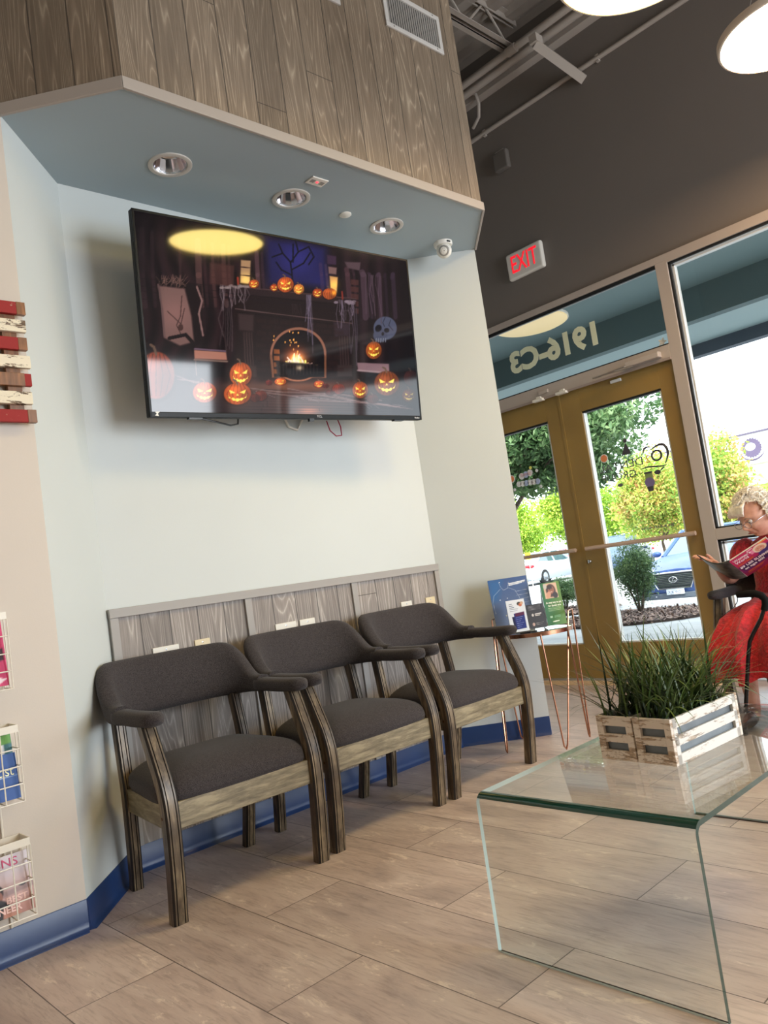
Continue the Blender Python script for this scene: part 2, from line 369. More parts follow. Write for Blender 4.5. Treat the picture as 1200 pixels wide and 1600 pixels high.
# plank wainscot on the bay's back wall, framed in grey trim
Yb=2.978
wa=MB(); y=Yb-.006
wa.quad((1.276,y,.097),(3.157,y,.097),(3.157,y,.985),(1.276,y,.985),0,[(0,.097),(1.88,.097),(1.88,.985),(0,.985)])
wa.quad((1.276,y,.985),(3.157,y,.985),(3.157,Yb,.985),(1.276,Yb,.985),0,[(0,0)]*4)
wn=st(wa.build('wall_wainscot', M_WAINS, fix=False))
tr=st(MB().box(1.274,3.16,Yb-.022,Yb-.004,.968,1.004).build('trim_4',M_TRIMG,bevel=.0015))
for i,x in enumerate((1.276,1.893,2.518,3.125)): st(MB().box(x,x+.034,Yb-.018,Yb-.005,.098,.968).build('trim_%d'%(5+i),M_TRIMG,bevel=.0015))
# roof deck: corrugated, sloping gently
dk=MB(); n=60; pr=[]; y=-4.3; zz=0
prof=[]
while y<4.7:
    prof += [(y,0),(y+.075,0),(y+.10,.045),(y+.175,.045)]; y+=.20
def deckz(x,y): return 4.98+.055*(x-5)+.03*(y-3)
rs=[]
# ribs run along y: profile across x
prof=[]; x=-4.2
while x<5.05: prof += [(x,0),(x+.09,0),(x+.115,.05),(x+.19,.05)]; x+=.215
rows=[[(px,yy,deckz(px,yy)+pz) for px,pz in prof] for yy in (-4.3,4.7)]
N=len(prof)
dk.add(rows[0]+rows[1], [(i,i+1,N+i+1,N+i) for i in range(N-1)])
st(dk.build('ceiling', M_BAREROOF, fix=False))
st(MB().box(-4.5,5.2,-4.5,4.9,5.28,5.34).build('roof_slab', M_BAREROOF))
# street wall above the glazing
st(MB().box(DX-.014,DX+.16,-4.3,4.6,2.80,4.645).build('wall_street_upper', M_GREY))
st(MB().box(DX+.05,DX+.16,-4.3,4.6,4.645,5.34).build('wall_street_parapet', M_GREY))
# ------------------------------------------------------------------ street front
XI,XO=4.945,5.055
YM0,YM1=2.188,2.271   # mullion right of the doors
def bar(mb,y0,y1,z0,z1,x0=XI,x1=XO,mi=0): mb.box(x0,x1,y0,y1,z0,z1,mi)
# window_1 : transom above the doors
w1=MB(); bar(w1,2.188,4.45,2.765,2.812); bar(w1,2.271,4.45,2.132,2.222); bar(w1,YM0,YM1,0,2.765); bar(w1,4.10,4.14,0,2.765)
o=st(w1.build('window_1', M_ALU, bevel=.002))
g=MB(); bar(g,2.271,4.10,2.740,2.765,XI+.012,XI+.03,0); bar(g,2.271,4.10,2.748,2.758,XI+.028,XI+.034,1); bar(g,2.271,4.10,2.222,2.232,XI+.012,XI+.03,0)
g.build('gasket',[M_DARKGASK,M_WHITEF],o)
MB().quad((5.0,2.271,2.222),(5.0,4.10,2.222),(5.0,4.10,2.765),(5.0,2.271,2.765)).build('pane',M_GLASS,o,fix=False)
text('street_number','1916-C3',.225,mat('cream_vinyl',(240,238,210),.5),frame((5.003,3.182,2.478),(0,1,0),(0,0,1)),o,width=.785,bold=.010)
bz=MB(); bz.box(-.012,.012,-.004,.004,-.004,.004)
MB().add([(4.999,2.335+.035*math.cos(a)*(1 if k%2 else .45),2.262+.035*math.sin(a)*(1 if k%2 else .45)) for k,a in enumerate([2*PI*i/10 for i in range(10)])],[tuple(range(10))]).build('star_sticker',mat('white_vinyl',(238,240,240),.4),o,fix=False)
tr_=MB(); tr_.box(XI-.012,XI,2.271,4.1,2.118,2.134); tr_.build('stop_bead',mat('pinkish_alu',(168,152,144),.4,.3),o)
st_thr=MB(); st_thr.box(XI,XO+.05,2.271,4.10,0,.012); st_thr.box(XI+.02,XO,2.271,4.10,.012,.018); o2=st_thr.build('trim_9',mat('threshold_aluminium',(196,192,186),.3,.8),bevel=.002); st(o2)
st(MB().box(4.80,XI,2.271,4.45,0,.004).build('trim_10',mat('pale_threshold_strip',(214,186,150),.5)))
# windows to the right
def storewin(idx,y0,y1):
    m=MB(); bar(m,y0,y1,2.750,2.812); bar(m,y0,y1,.900,.972); bar(m,y0,y1,.018,.10); bar(m,y0-.06,y0,0,2.812)
    o=st(m.build('window_%d'%idx, M_ALU, bevel=.002))
    g=MB()
    for z0,z1 in ((.972,2.750),(.10,.900)):
        for (a,b,c,d) in ((y1-.014,y1,z0,z1),(y0,y0+.014,z0,z1),(y0,y1,z1-.014,z1),(y0,y1,z0,z0+.010)):
            bar(g,a,b,c,d,XI+.012,XI+.03,0)
        for (a,b,c,d) in ((y1-.03,y1-.018,z0,z1),(y0+.018,y0+.03,z0,z1),(y0,y1,z1-.030,z1-.018)):
            bar(g,a,b,c,d,XI+.035,XI+.075,1)
    g.build('gasket',[M_DARKGASK,M_WHITEF],o)
    p=MB()
    for z0,z1 in ((.972,2.750),(.10,.900)): p.quad((5.0,y0,z0),(5.0,y1,z0),(5.0,y1,z1),(5.0,y0,z1))
    p.build('pane',M_GLASS,o,fix=False)
storewin(2,.70,YM0); storewin(3,-.85,.64); storewin(4,-2.45,-.91)
st(MB().box(4.95,5.1,-4.3,-2.51,0,2.82).build('wall_street_lower',M_GREY))
# doors
def door(idx,y0,y1,meet_low,pane):
    """leaf between y0<y1"""
    x0,x1=4.972,5.018; gy0,gy1=pane; z0,z1=.268,1.955
    m=MB(); m.box(x0,x1,y0,gy0,.015,2.128); m.box(x0,x1,gy1,y1,.015,2.128); m.box(x0,x1,gy0,gy1,.015,z0); m.box(x0,x1,gy0,gy1,z1,2.128)
    o=st(m.build('door_%d'%idx, M_MUST, bevel=.0025))
    b=MB()
    for a,c,d,e in ((gy0-.002,gy0+.012,z0,z1),(gy1-.012,gy1+.002,z0,z1),(gy0,gy1,z0-.002,z0+.010)): b.box(x0+.006,x1+.002,a,c,d,e)
    b.build('glazing_bead',M_WHITEF,o)
    b=MB(); b.box(x0+.006,x1+.002,gy0,gy1,z1-.014,z1); b.build('gasket',M_DARKGASK,o)
    MB().quad((4.995,gy0,z0),(4.995,gy1,z0),(4.995,gy1,z1),(4.995,gy0,z1)).build('pane',M_GLASS,o,fix=False)
    q=MB(); ya,yb=(y0+.03,y1-.05)
    q.tube([(x0-.055,ya,.963),(x0-.055,yb,.963)],.015,12); q.tube([(x0,ya+.03,.963),(x0-.055,ya+.03,.963)],.008,8); q.tube([(x0,yb-.03,.963),(x0-.055,yb-.03,.963)],.008,8)
    q.build('push_bar',mat('push_bar_paint',(206,180,160),.3,.3),o,smooth=True)
    return o
d1=door(1,3.188,4.097,1,(3.313,3.96)); d2=door(2,2.274,3.182,0,(2.391,3.012))
MB().box(4.968,4.973,3.176,3.196,.015,2.125).build('meeting_strip',M_MUST,d2)
lk=MB(); lk.lathe([(.0,0),(.016,0),(.016,.010),(.011,.018),(.0,.018)],16,0,frame((4.972,3.145,.868),(0,1,0),(0,0,1))@Matrix.Rotation(PI,4,'X')); lk.box(4.945,4.956,3.141,3.149,.856,.880)
lk.build('thumb_turn',CHR,d2,smooth=True)
# door closer and magnetic contacts
cl=MB(); cl.box(4.925,4.972,2.36,2.56,2.150,2.185); cl.box(4.90,4.945,2.37,2.44,2.160,2.190)
cl=MB(); cl.box(-.011,.011,0,.30,-.004,.004,T=Matrix.Translation((4.90,2.52,2.142))@Matrix.Rotation(math.radians(6),4,'Z')); cl.box(-.008,.008,0,.27,-.004,.004,T=Matrix.Translation((4.875,2.80,2.138))@Matrix.Rotation(math.radians(168),4,'Z'))
t=thing('door_closer','surface door closer with folded arm above the right mustard door','door closer',(0,0,0))
MB().box(4.895,4.945,2.33,2.58,2.148,2.188).build('closer_body',M_ALU,t,bevel=.006)
cl.build('closer_arm',mat('closer_arm_alu',(170,160,150),.35,.6),t,bevel=.001)
MB().box(4.955,4.973,2.66,2.74,2.085,2.105).build('shoe',M_WHITEF,t,bevel=.002)
for y,lab in ((3.33,'white magnetic contact on the head rail above the left mustard door'),(3.12,'white magnetic contact on the head rail above the meeting stiles')):
    c=MB(); c.box(4.905,4.945,y-.045,y+.045,2.112,2.132); c.box(4.925,4.945,y-.02,y+.02,2.132,2.150)
    tag(c.build('magnetic_contact',WH,bevel=.003),lab,'door contact')
c=MB(); c.box(4.93,4.945,3.24,3.33,2.160,2.190); tag(c.build('sensor_box',M_ALU,bevel=.006),'small beige sensor box on the rail under the street number glass','sensor')
# ---- lettering and stickers on the doors (seen from behind)
V_DK=mat('charcoal_vinyl',(66,62,70),.5); V_GR=mat('grey_vinyl',(96,96,98),.5); V_OR=mat('orange_vinyl',(228,140,90),.5); V_WH=mat('white_sticker',(226,228,230),.5); V_GN=mat('green_sticker',(130,150,90),.5); V_PU=mat('purple_sticker',(120,108,150),.5)
lg=MB(); X=5.0
def yz(px,py): return (px,py)
def arc(mb,cy,cz,ry,rz,a0,a1,r0,r1,n=28,rot=0):
    pts=[];rs=[]
    for k in range(n+1):
        a=math.radians(a0+(a1-a0)*k/n); y=ry*math.cos(a); z=rz*math.sin(a); pts.append((X,cy+y*math.cos(rot)-z*math.sin(rot),cz+y*math.sin(rot)+z*math.cos(rot)))
        rs.append(r0+(r1-r0)*math.sin(PI*k/n))
    mb.tube(pts,rs,6)
# heart outline: big lobe at low y, small lobe, tail
def crv(mb,pts,r0,r1):
    P=[Vector((X,a,b)) for a,b in pts]; P=[P[0]*2-P[1]]+P+[P[-1]*2-P[-2]]; out=[]
    for i in range(1,len(P)-2):
        for k in range(6):
            u=k/6; a,b,c,d=P[i-1:i+3]; out.append(.5*((2*b)+(c-a)*u+(2*a-5*b+4*c-d)*u*u+(-a+3*b-3*c+d)*u**3))
    out.append(P[-2]); n=len(out); mb.tube(out,[r0+(r1-r0)*math.sin(PI*k/(n-1)) for k in range(n)],6)
crv(lg,[(2.552,1.568),(2.515,1.584),(2.481,1.590),(2.455,1.584),(2.437,1.556),(2.433,1.524),(2.444,1.491),(2.464,1.456)],.003,.010)
crv(lg,[(2.609,1.554),(2.602,1.579),(2.581,1.592),(2.543,1.588)],.002,.007)
crv(lg,[(2.452,1.447),(2.490,1.444),(2.554,1.452),(2.601,1.457),(2.651,1.450)],.002,.006)
crv(lg,[(2.475,1.436),(2.490,1.428),(2.507,1.416)],.003,.005)
lg.build('heart_mark',V_DK,d2)
text('logo_initial','O',.112,V_DK,frame((X,2.516,1.518),(0,1,0),(0,0,1)),d2,ext=.0006,bold=.0015)
text('logo_numeral','2',.075,V_OR,frame((X,2.582,1.508),(0,1,0),(0,0,1)),d2,ext=.0006)
text('logo_word','DENTAL',.078,V_GR,frame((X,2.790,1.506),(0,1,0),(0,0,1)),d2,ext=.0006,width=.34)
text('logo_word','GROUP',.072,V_GR,frame((X,2.820,1.434),(0,1,0),(0,0,1)),d2,ext=.0006,width=.27)
text('phone_lettering','843-410-4884',.032,V_GR,frame((X,2.60,1.040),(0,1,0),(0,0,1)),d2,ext=.0004,width=.24)
def sticker(name,poly,m,par,x=4.990): return MB().rings([[(x,a,b) for a,b in poly],[(x-.0008,a,b) for a,b in poly]]).build(name,m,par,fix=True)
def circ(cy,cz,r,n=20,rz=None): return [(cy+r*math.cos(2*PI*k/n),cz+(rz or r)*math.sin(2*PI*k/n)) for k in range(n)]
sticker('round_sticker',circ(2.906,1.583,.031),V_WH,d2); sticker('round_sticker_face',circ(2.906,1.583,.025),V_OR,d2,4.988)
fk=sticker('green_figure_sticker',[(2.620,1.365),(2.617,1.424),(2.565,1.424),(2.562,1.365)],V_GN,d2)
sticker('figure_shirt',circ(2.592,1.350,.037,16,.034),V_PU,fk,4.988); sticker('figure_trousers',[(2.618,1.322),(2.570,1.322),(2.576,1.288),(2.610,1.288)],V_DK,fk,4.987)
sticker('figure_hair',[(2.622,1.412),(2.622,1.424),(2.563,1.424),(2.563,1.412)],V_DK,fk,4.987)
kc=sticker('caped_figure_sticker',[(2.722,1.660),(2.766,1.574),(2.691,1.574)],V_DK,d2); sticker('figure_head',circ(2.722,1.672,.015),V_DK,kc,4.989)
sticker('bat_sticker',circ(2.524,1.408,.024,12,.016),V_DK,d2); sticker('bat_sticker',circ(2.815,1.372,.022,12,.012),V_GR,d2)
# left door: white puffy lettering with hearts
V_PK=mat('pastel_pink_vinyl',(222,170,178),.5); V_LB=mat('pale_blue_vinyl',(176,192,226),.5); V_YE=mat('yellow_green_vinyl',(226,232,120),.5)
for k,(yy,zz) in enumerate([(3.560,1.608),(3.600,1.602),(3.642,1.596)]): sticker('cloud_letter',circ(yy,zz,.026),V_WH if k!=1 else V_LB,d1)
for k in range(6): sticker('cloud_letter',circ(3.500+.036*k,1.530+.002*k,.023),V_WH if k%3 else V_LB,d1)
text('window_greeting','SMILE',.030,V_PK,frame((4.987,3.60,1.602),(0,1,0),(0,0,1)),d1,ext=.0004,width=.10)
for yy,zz,m in ((3.494,1.613,V_WH),(3.547,1.646,V_YE),(3.478,1.486,V_WH),(3.728,1.505,V_WH)): sticker('heart_sticker',circ(yy,zz,.013,10),m,d1)
sticker('round_sticker',circ(3.740,1.593,.03),V_WH,d1); sticker('round_sticker_face',circ(3.740,1.593,.024),V_OR,d1,4.988)
# ------------------------------------------------------------------ exit sign, box, pipes, joists
t=thing('exit_sign','white plastic EXIT sign with red letters on the grey wall','exit sign',(DX-.014,3.262,3.197))
MB().box(-.045,0,-.165,.165,-.105,.105).build('housing',WH,t,bevel=.018,bseg=3)
red=emis('exit_red',(225,24,40),.75)
text('exit_letters','EXIT',.19,red,frame((-.0465,0,0),(0,-1,0),(0,0,1)),t,width=.24,bold=.001)
t=thing('junction_box','small grey-painted sounder box high on the dark wall','wall box',(DX-.014,3.325,4.035))
MB().box(-.05,0,-.065,.065,-.075,.075).build('box_cover',mat('box_grey',(104,98,92),.5),t,bevel=.012); 
MB().box(-.03,0,-.03,.05,.075,.09).build('hinge',M_PIPE,t)
def tagt(o,l,c,g=None): return tag(o,l,c,g)
p=MB(); p.tube([(4.965,4.4,4.335),(4.965,-4.1,4.335)],.017,10)
for y in (3.45,2.42,1.4,.4): p.box(4.955,4.982,y-.012,y+.012,4.31,4.36)
tagt(p.build('conduit',M_PIPE,smooth=True),'long thin grey conduit clipped along the upper street wall','conduit')
p=MB(); p.tube([(4.75,4.4,4.645),(4.75,-4.1,4.645)],.026,10)
for y in (2.95,1.2): p.tube([(4.75,y-.04,4.645),(4.75,y+.04,4.645)],.034,10)
tagt(p.build('pipe',M_PIPE,smooth=True),'upper grey sprinkler pipe with couplings under the joists','pipe')
p=MB(); p.tube([(4.80,4.4,4.600),(4.80,-4.1,4.600)],.028,10)
tagt(p.build('pipe',M_PIPE,smooth=True),'lower grey pipe running beside the wall ledge','pipe')
p=MB(); p.tube([(4.88,3.62,4.66),(4.88,3.47,4.66),(4.89,3.42,4.62),(4.91,3.42,4.55),(4.94,3.46,4.47),(4.965,3.55,4.43)],.013,8); p.tube([(4.88,3.45,4.66),(4.88,3.42,4.66)],.022,10)
tagt(p.build('flexible_conduit',M_PIPE,smooth=True),'short curved flexible conduit beside the plank fascia','conduit')
p=MB(); p.box(4.90,5.04,-4.1,4.44,4.60,4.645); p.box(5.03,5.045,-4.1,4.44,4.60,4.9)
st(p.build('trim_11',M_PIPE))
# open-web joists
def joist(y,lab,zb=4.72,zt=5.0,x0=-4.1,x1=4.86):
    t=thing('roof_joist',lab,'joist',(0,y,0),group=None)
    m=MB()
    for s in (-1,1): m.box(x0,x1,s*.012,s*.055,zb,zb+.006); m.box(x0,x1,s*.012,s*.018,zb,zb+.05)
    m.build('bottom_chord',M_PIPE,t)
    m=MB()
    for s in (-1,1): m.box(x0,x1+.1,s*.012,s*.055,zt-.006,zt); m.box(x0,x1+.1,s*.012,s*.018,zt-.05,zt)
    m.build('top_chord',M_PIPE,t)
    m=MB(); k=0; x=x1-.02
    while x>x0+.4:
        m.tube([(x,0,zb+.01),(x-.25,0,zt-.01)],.009,6); m.tube([(x-.25,0,zt-.01),(x-.5,0,zb+.01)],.009,6); x-=.5
    m.build('web',M_PIPE,t); return t
joist(3.02,'open-web steel joist in the corner behind the plank fascia'); joist(1.55,'open-web steel joist above the hanging disc lamps'); joist(-.2,'open-web steel joist farther from the plank fascia'); joist(-2.0,'open-web steel joist nearest the rear wall')
# kicker strut
t=thing('steel_brace','grey steel brace bolted down from the joist to the dark wall','brace',(0,0,0))
a=Vector((4.66,2.70,4.50)); b=Vector((4.965,2.545,4.25)); d=(b-a).normalized()
MB().sweep([a,b],[(-.03,-.03),(.03,-.03),(.03,.03),(-.03,.03)],d.cross(Vector((1,0,0)))).build('strut',M_PIPE,t)
MB().box(4.62,4.70,2.66,2.72,4.49,4.55).build('clip',M_PIPE,t)
# ------------------------------------------------------------------ vents on the plank fascia
def vent(x0,x1,z0,z1,lab):
    t=thing('wall_vent',lab,'air vent',((x0+x1)/2,2.287,(z0+z1)/2),group=None); w=(x1-x0)/2; h=(z1-z0)/2; f=.024
    m=MB(); 
    for a,b,c,d in ((-w,w,h-f,h),(-w,w,-h,-h+f),(-w,-w+f,-h+f,h-f),(w-f,w,-h+f,h-f)): m.box(a,b,-.010,0,c,d)
    m.build('frame',mat('vent_grey_paint',(196,192,186),.4),t,bevel=.002)
    MB().box(-w+f,w-f,-.0015,-.0005,-h+f,h-f).build('dark_backing',mat('vent_dark',(30,26,24),.8),t)
    m=MB(); k=22
    for i in range(k):
        x=-w+f+(i+.5)*(2*w-2*f)/k; m.box(-.0012,.0012,-.008,0,-h+f,h-f,T=Matrix.Translation((x,0,0))@Matrix.Rotation(math.radians(35),4,'Z'))
    m.build('louvres',mat('vent_louvre',(180,176,170),.45),t)
    for sx in (-1,1):
        for sz in (-1,1): MB().lathe([(.0002,.001),(.003,.001),(.004,0)],10,0,Matrix.Translation((sx*(w-.05),-.0105,sz*(h-f/2)))@Matrix.Rotation(PI/2,4,'X')).build('screw',CHR,t)
vent(2.640,3.045,3.545,3.750,'white louvred vent on the plank fascia near its right end'); vent(1.95,2.352,3.520,3.725,'white vent only its lower corner shows at the top of the photo')
# ------------------------------------------------------------------ soffit fixtures
M_TRIMRING=mat('downlight_ring',(196,190,182),.4); M_REFL=mat('mirror_reflector',(225,222,226),.12,1); M_BULB=mat('unlit_lens',(232,222,208),.4)
for i,(x,y,lab) in enumerate(((1.605,2.643,'left recessed downlight in the blue soffit'),(2.212,2.640,'middle recessed downlight beside the red-lit square'),(2.823,2.646,'right recessed downlight near the dome camera'))):
    t=thing('recessed_light',lab,'ceiling light',(x,y,ZS),group=None)
    MB().lathe([(.088,0),(.088,-.005),(.082,-.007),(.070,-.006),(.068,0),(.068,.003)],40).build('trim_ring',M_TRIMRING,t,smooth=True)
    m=MB(); m.lathe([(.068,-.002),(.066,.004),(.050,.050),(.046,.052)],14); m.build('reflector',M_REFL,t)
    MB().lathe([(.046,.052),(.0005,.0522)],24).build('lens',M_BULB,t)
# cut the soffit for the reflectors: holes by boolean
sf=bpy.data.objects['ceiling_soffit']
ct=MB()
for x,y in ((1.605,2.643),(2.212,2.640),(2.823,2.646)): ct.lathe([(.0655,-.05),(.0655,.15)],40,0,Matrix.Translation((x,y,ZS)),cap=True)
co=ct.build('cut',M_WALL)
b=sf.modifiers.new('b','BOOLEAN'); b.object=co; b.operation='DIFFERENCE'; b.solver='EXACT'; eval_mesh(sf); bpy.data.objects.remove(co)
st(MB().box(1.3,3.1,2.4,2.9,ZS+.06,ZS+.07).build('ceiling_soffit_cap',M_WALL))
t=thing('ceiling_indicator','small square white indicator plate with a glowing red dot on soffit','indicator',(2.225,2.463,ZS))
MB().box(-.045,.045,-.030,.030,-.006,0).build('plate',WH,t,bevel=.003)
MB().sphere((0,0,-.006),(.006,.006,.003)).build('red_led',emis('led_red',(255,50,60),2.5),t,smooth=True)
_m=mat('plate_shade',(150,146,140),.5)
for a_ in (-.036,.014): MB().box(a_,a_+.022,-.012,.012,-.0066,-.0058).build('recess',_m,t)
t=thing('smoke_disc','tiny round white cover plate between two downlights','cover plate',(2.545,2.647,ZS)); MB().lathe([(.0005,-.008),(.024,-.008),(.030,-.004),(.030,0)],28).build('disc',WH,t,smooth=True)
t=thing('security_camera','white dome security camera at the right end of the soffit','camera',(3.262,2.655,ZS))
MB().lathe([(.0005,-.022),(.048,-.022),(.052,-.015),(.052,0)],32).build('base',WH,t,smooth=True)
MB().sphere((-.004,-.004,-.048),.042,28,18).build('ball',WH,t,smooth=True)
dv=(Vector((0,0,.9782))-Vector((3.262,2.655,2.705))).normalized(); q=dv.to_track_quat('Z','Y').to_matrix().to_4x4(); cc=Vector((-.004,-.004,-.048))
MB().lathe([(.030,.028),(.028,.036),(.022,.040),(.021,.036)],28,0,Matrix.Translation(cc)@q).build('bezel',mat('camera_bezel',(150,146,140),.4),t,smooth=True)
MB().lathe([(.021,.034),(.012,.040),(.0005,.042)],24,0,Matrix.Translation(cc)@q).build('lens',mat('lens_black',(12,11,12),.08),t,smooth=True)
MB().box(-.022,.002,-.054,-.045,-.018,-.010).build('slot',BLK,t,bevel=.002)
# ------------------------------------------------------------------ pendant discs
M_SHADE=mat('pendant_shell',(214,200,182),.5)
def pendant(x,y,z,r,em,c,lab):
    t=thing('pendant_lamp',lab,'hanging lamp',(x,y,z))
    MB().lathe([(r-.012,-.002),(r-.004,0),(r,.006),(r,.032),(r-.02,.040),(.0005,.040)],56).build('shell',M_SHADE,t,smooth=True)
    MB().lathe([(.0005,.002),(r-.012,.002)],56).build('diffuser',emis('diffuser_glow',c,em),t)
    m=MB()
    for k in range(3):
        a=2*PI*k/3; m.tube([(.6*r*math.cos(a),.6*r*math.sin(a),.040),(0,0,.55)],.0015,5)
    m.tube([(0,0,.55),(0,0,min(5.0,deckz(x,y))-z)],.0015,5); m.build('suspension_wires',M_PIPE,t)
pendant(2.556,1.02,2.952,.305,15,(255,226,128),'round disc lamp with yellow glow, cut off by the top edge')
pendant(3.925,.985,3.19,.305,28,(255,214,168),'round disc lamp glowing white at the upper right corner')
pendant(1.1,.1,3.1,.305,5,(255,220,175),'added fill disc lamp behind the viewer, left of the others')  # this and the next two are unseen lamps added for fill light
pendant(.3,-1.9,3.2,.305,6,(255,220,175),'added fill disc lamp behind the viewer, farthest back')
pendant(-.9,1.0,3.0,.305,8,(255,214,165),'added fill disc lamp behind the viewer, beside the left wall')
# ------------------------------------------------------------------ armchairs
def smooth(a,b,x):
    t=max(0,min(1,(x-a)/(b-a))); return t*t*(3-2*t)
def make_chair(name='armchair', fab=M_FAB, leg=M_LEG, rail=M_RAIL):
    t=thing(name,'','chair')
    # grooved profile for the legs: width along x (a), depth along path normal (b)
    def prof(wd,dp):
        h=wd/2; e=dp/2; c=.006; g=.003
        P=[(a_,-b_) for a_,b_ in [(-h+c,-e),(-h+.011,-e),(-h+.0128,-e+g),(-h+.0146,-e),(h-.0146,-e),(h-.0128,-e+g),(h-.011,-e),(h-c,-e),(h,-e+c),(h,e-c),(h-c,e),(-h+c,e),(-h,e-c),(-h,-e+c)]]
        mi=[0,1,1,0,1,1,0,1,0,0,0,0,0,1]; return P,mi
    def bez(ps,n=26):
        out=[]
        P=[Vector(p) for p in ps]; P=[P[0]*2-P[1]]+P+[P[-1]*2-P[-2]]
        for i in range(1,len(P)-2):
            for k in range(n//(len(P)-3)):
                u=k/(n//(len(P)-3)); a,b,c,d=P[i-1:i+3]
                out.append(.5*((2*b)+(c-a)*u+(2*a-5*b+4*c-d)*u*u+(-a+3*b-3*c+d)*u**3))
        out.append(P[-2]); return out
    for s in (-1,1):
        P,mi=prof(.050,.044)
        pts=bez([(s*.278,-.212,0),(s*.278,-.232,.16),(s*.279,-.243,.33),(s*.280,-.232,.42),(s*.282,-.192,.52),(s*.284,-.150,.615)],30)
        MB().sweep(pts,P,(1,0,0),mi).build('front_leg',[leg,M_LEGD],t,smooth=True,ang=25)
    for s in (-1,1):
        P,mi=prof(.042,.040)
        pts=bez([(s*.232,.222,0),(s*.238,.192,.16),(s*.243,.172,.34),(s*.243,.180,.45),(s*.238,.205,.62)],30)
        MB().sweep(pts,P,(1,0,0),mi).build('rear_leg',[leg,M_LEGD],t,smooth=True,ang=25)
    m=MB(); m.box(-.253,.253,-.246,-.222,.285,.368); m.box(-.225,.225,.150,.172,.29,.365)
    for s in (-1,1):
        m.add([(s*.268,-.225,.285),(s*.288,-.225,.285),(s*.252,.16,.285),(s*.232,.16,.285),(s*.268,-.225,.365),(s*.288,-.225,.365),(s*.252,.16,.365),(s*.232,.16,.365)],[(0,1,2,3),(7,6,5,4),(0,4,5,1),(1,5,6,2),(2,6,7,3),(3,7,4,0)])
    m.build('seat_frame',rail,t,bevel=.003)
    # seat cushion, crowned, front edge wrapping over the rail
    def seat(u,v):
        a=2*PI*u; 
        ex=.34; cx=math.copysign(abs(math.cos(a))**ex,math.cos(a)); cy=math.copysign(abs(math.sin(a))**ex,math.sin(a))
        k=1-v; 
        yy=cy*k; wx=.300-.042*smooth(-1,1,yy)
        # v: 0 rim bottom .. 1 centre of crown
        if v<.12: r=.965+.035*(v/.12); z=.362+.022*(v/.12)
        elif v<.28: r=1-.02*((v-.12)/.16); z=.384+.028*((v-.12)/.16)
        else:
            q=(v-.28)/.72; r=.98*(1-q); z=.412+.062*math.sin(min(1,(1-(1-q)**2))*PI/2)**.8
        x=cx*r*wx; y=cy*r*.222-.030
        if abs(x)>.245 and y<-.19: x=math.copysign(.245+(abs(x)-.245)*.25,x)
        return (x,y,z+.006*math.sin(3*a)*.0)
    sm=MB().grid(seat,72,26); so_=sm.build('seat_cushion',fab,t,smooth=True,ang=70)
    bm=bmesh.new(); bm.from_mesh(so_.data); bmesh.ops.remove_doubles(bm,verts=bm.verts,dist=.0006); bmesh.ops.recalc_face_normals(bm,faces=bm.faces); bm.to_mesh(so_.data); bm.free()
    for p in so_.data.polygons: p.use_smooth=True
    # barrel back
    rs=[]; n=44
    for i in range(n+1):
        a=PI*i/n; ca,sa=math.cos(a),math.sin(a)
        px=.285*math.copysign(abs(ca)**.62,ca); py=.035+.215*abs(sa)**.72
        tx=Vector((ca*.300, sa*.22*1.1,0)).normalized()  # outward
        k=smooth(.10,.86,sa); zt=.668+.142*k; zb=.603-.006*k; th=.030+.006*k; lean=.050*k
        R=[]; zc=(zt+zb)/2; hz=(zt-zb)/2
        for j in range(18):
            b=2*PI*j/18; cc=math.copysign(abs(math.cos(b))**.75,math.cos(b)); ss=math.copysign(abs(math.sin(b))**.62,math.sin(b))
            z=zc+hz*ss; o=th*cc+lean*((z-zb)/max(zt-zb,.01))**1.2
            R.append((px+tx.x*o, py+tx.y*o, z))
        rs.append(R)
    MB().rings(rs).build('backrest',fab,t,smooth=True,ang=60)
    # arm pads
    for s in (-1,1):
        rs=[]
        for i in range(15):
            u=i/14; y=.085-.335*u; e=(1-max(0,(u-.86)/.14)**2)**.5 if u>.86 else 1; e=max(e,.12)
            e2=(1-max(0,(.08-u)/.08)**2)**.5 if u<.08 else 1; e=e*max(e2,.5)
            zc=.634-.004*math.sin(u*PI); wv=.034+.002*math.sin(u*PI); x=s*(.284-.002*u)
            rs.append([(x+e*wv*math.copysign(abs(math.cos(b))**.7,math.cos(b)), y, zc+e*.0245*math.copysign(abs(math.sin(b))**.7,math.sin(b))) for b in [2*PI*j/16 for j in range(16)]])
        MB().rings(rs).build('arm_pad',fab,t,smooth=True,ang=60)
    _bm=mat('brass_bolt',(96,70,44),.35,.9)
    for s in (-1,1): MB().lathe([(.0005,.003),(.005,.002),(.006,0)],10,0,frame((s*.303,-.236,.33),(0,s,0),(0,0,1))).build('leg_bolt',_bm,t)
    return t
ch=make_chair()
chairs=[(ch,1.425,2.593,-2.2,'left armchair of the row, nearest the magazine rack and blue base corner')]
chairs+= [(copy_tree(ch),2.066,2.603,0,'middle armchair, standing between two others under the screen'),(copy_tree(ch),2.712,2.605,1.0,'right armchair of the row, next to the copper side table')]
for c,x,y,rz,l in chairs:
    c.location=(x,y,0); c.rotation_euler[2]=math.radians(rz); c['label']='dark tweed wooden '+l; c['group']='armchairs in a row under the television'
c4=copy_tree(ch); c4.location=(4.205,1.55,0); c4.rotation_euler[2]=math.radians(-90); c4['label']='dark tweed armchair by the window in which the woman in red sits'; c4['category']='chair'
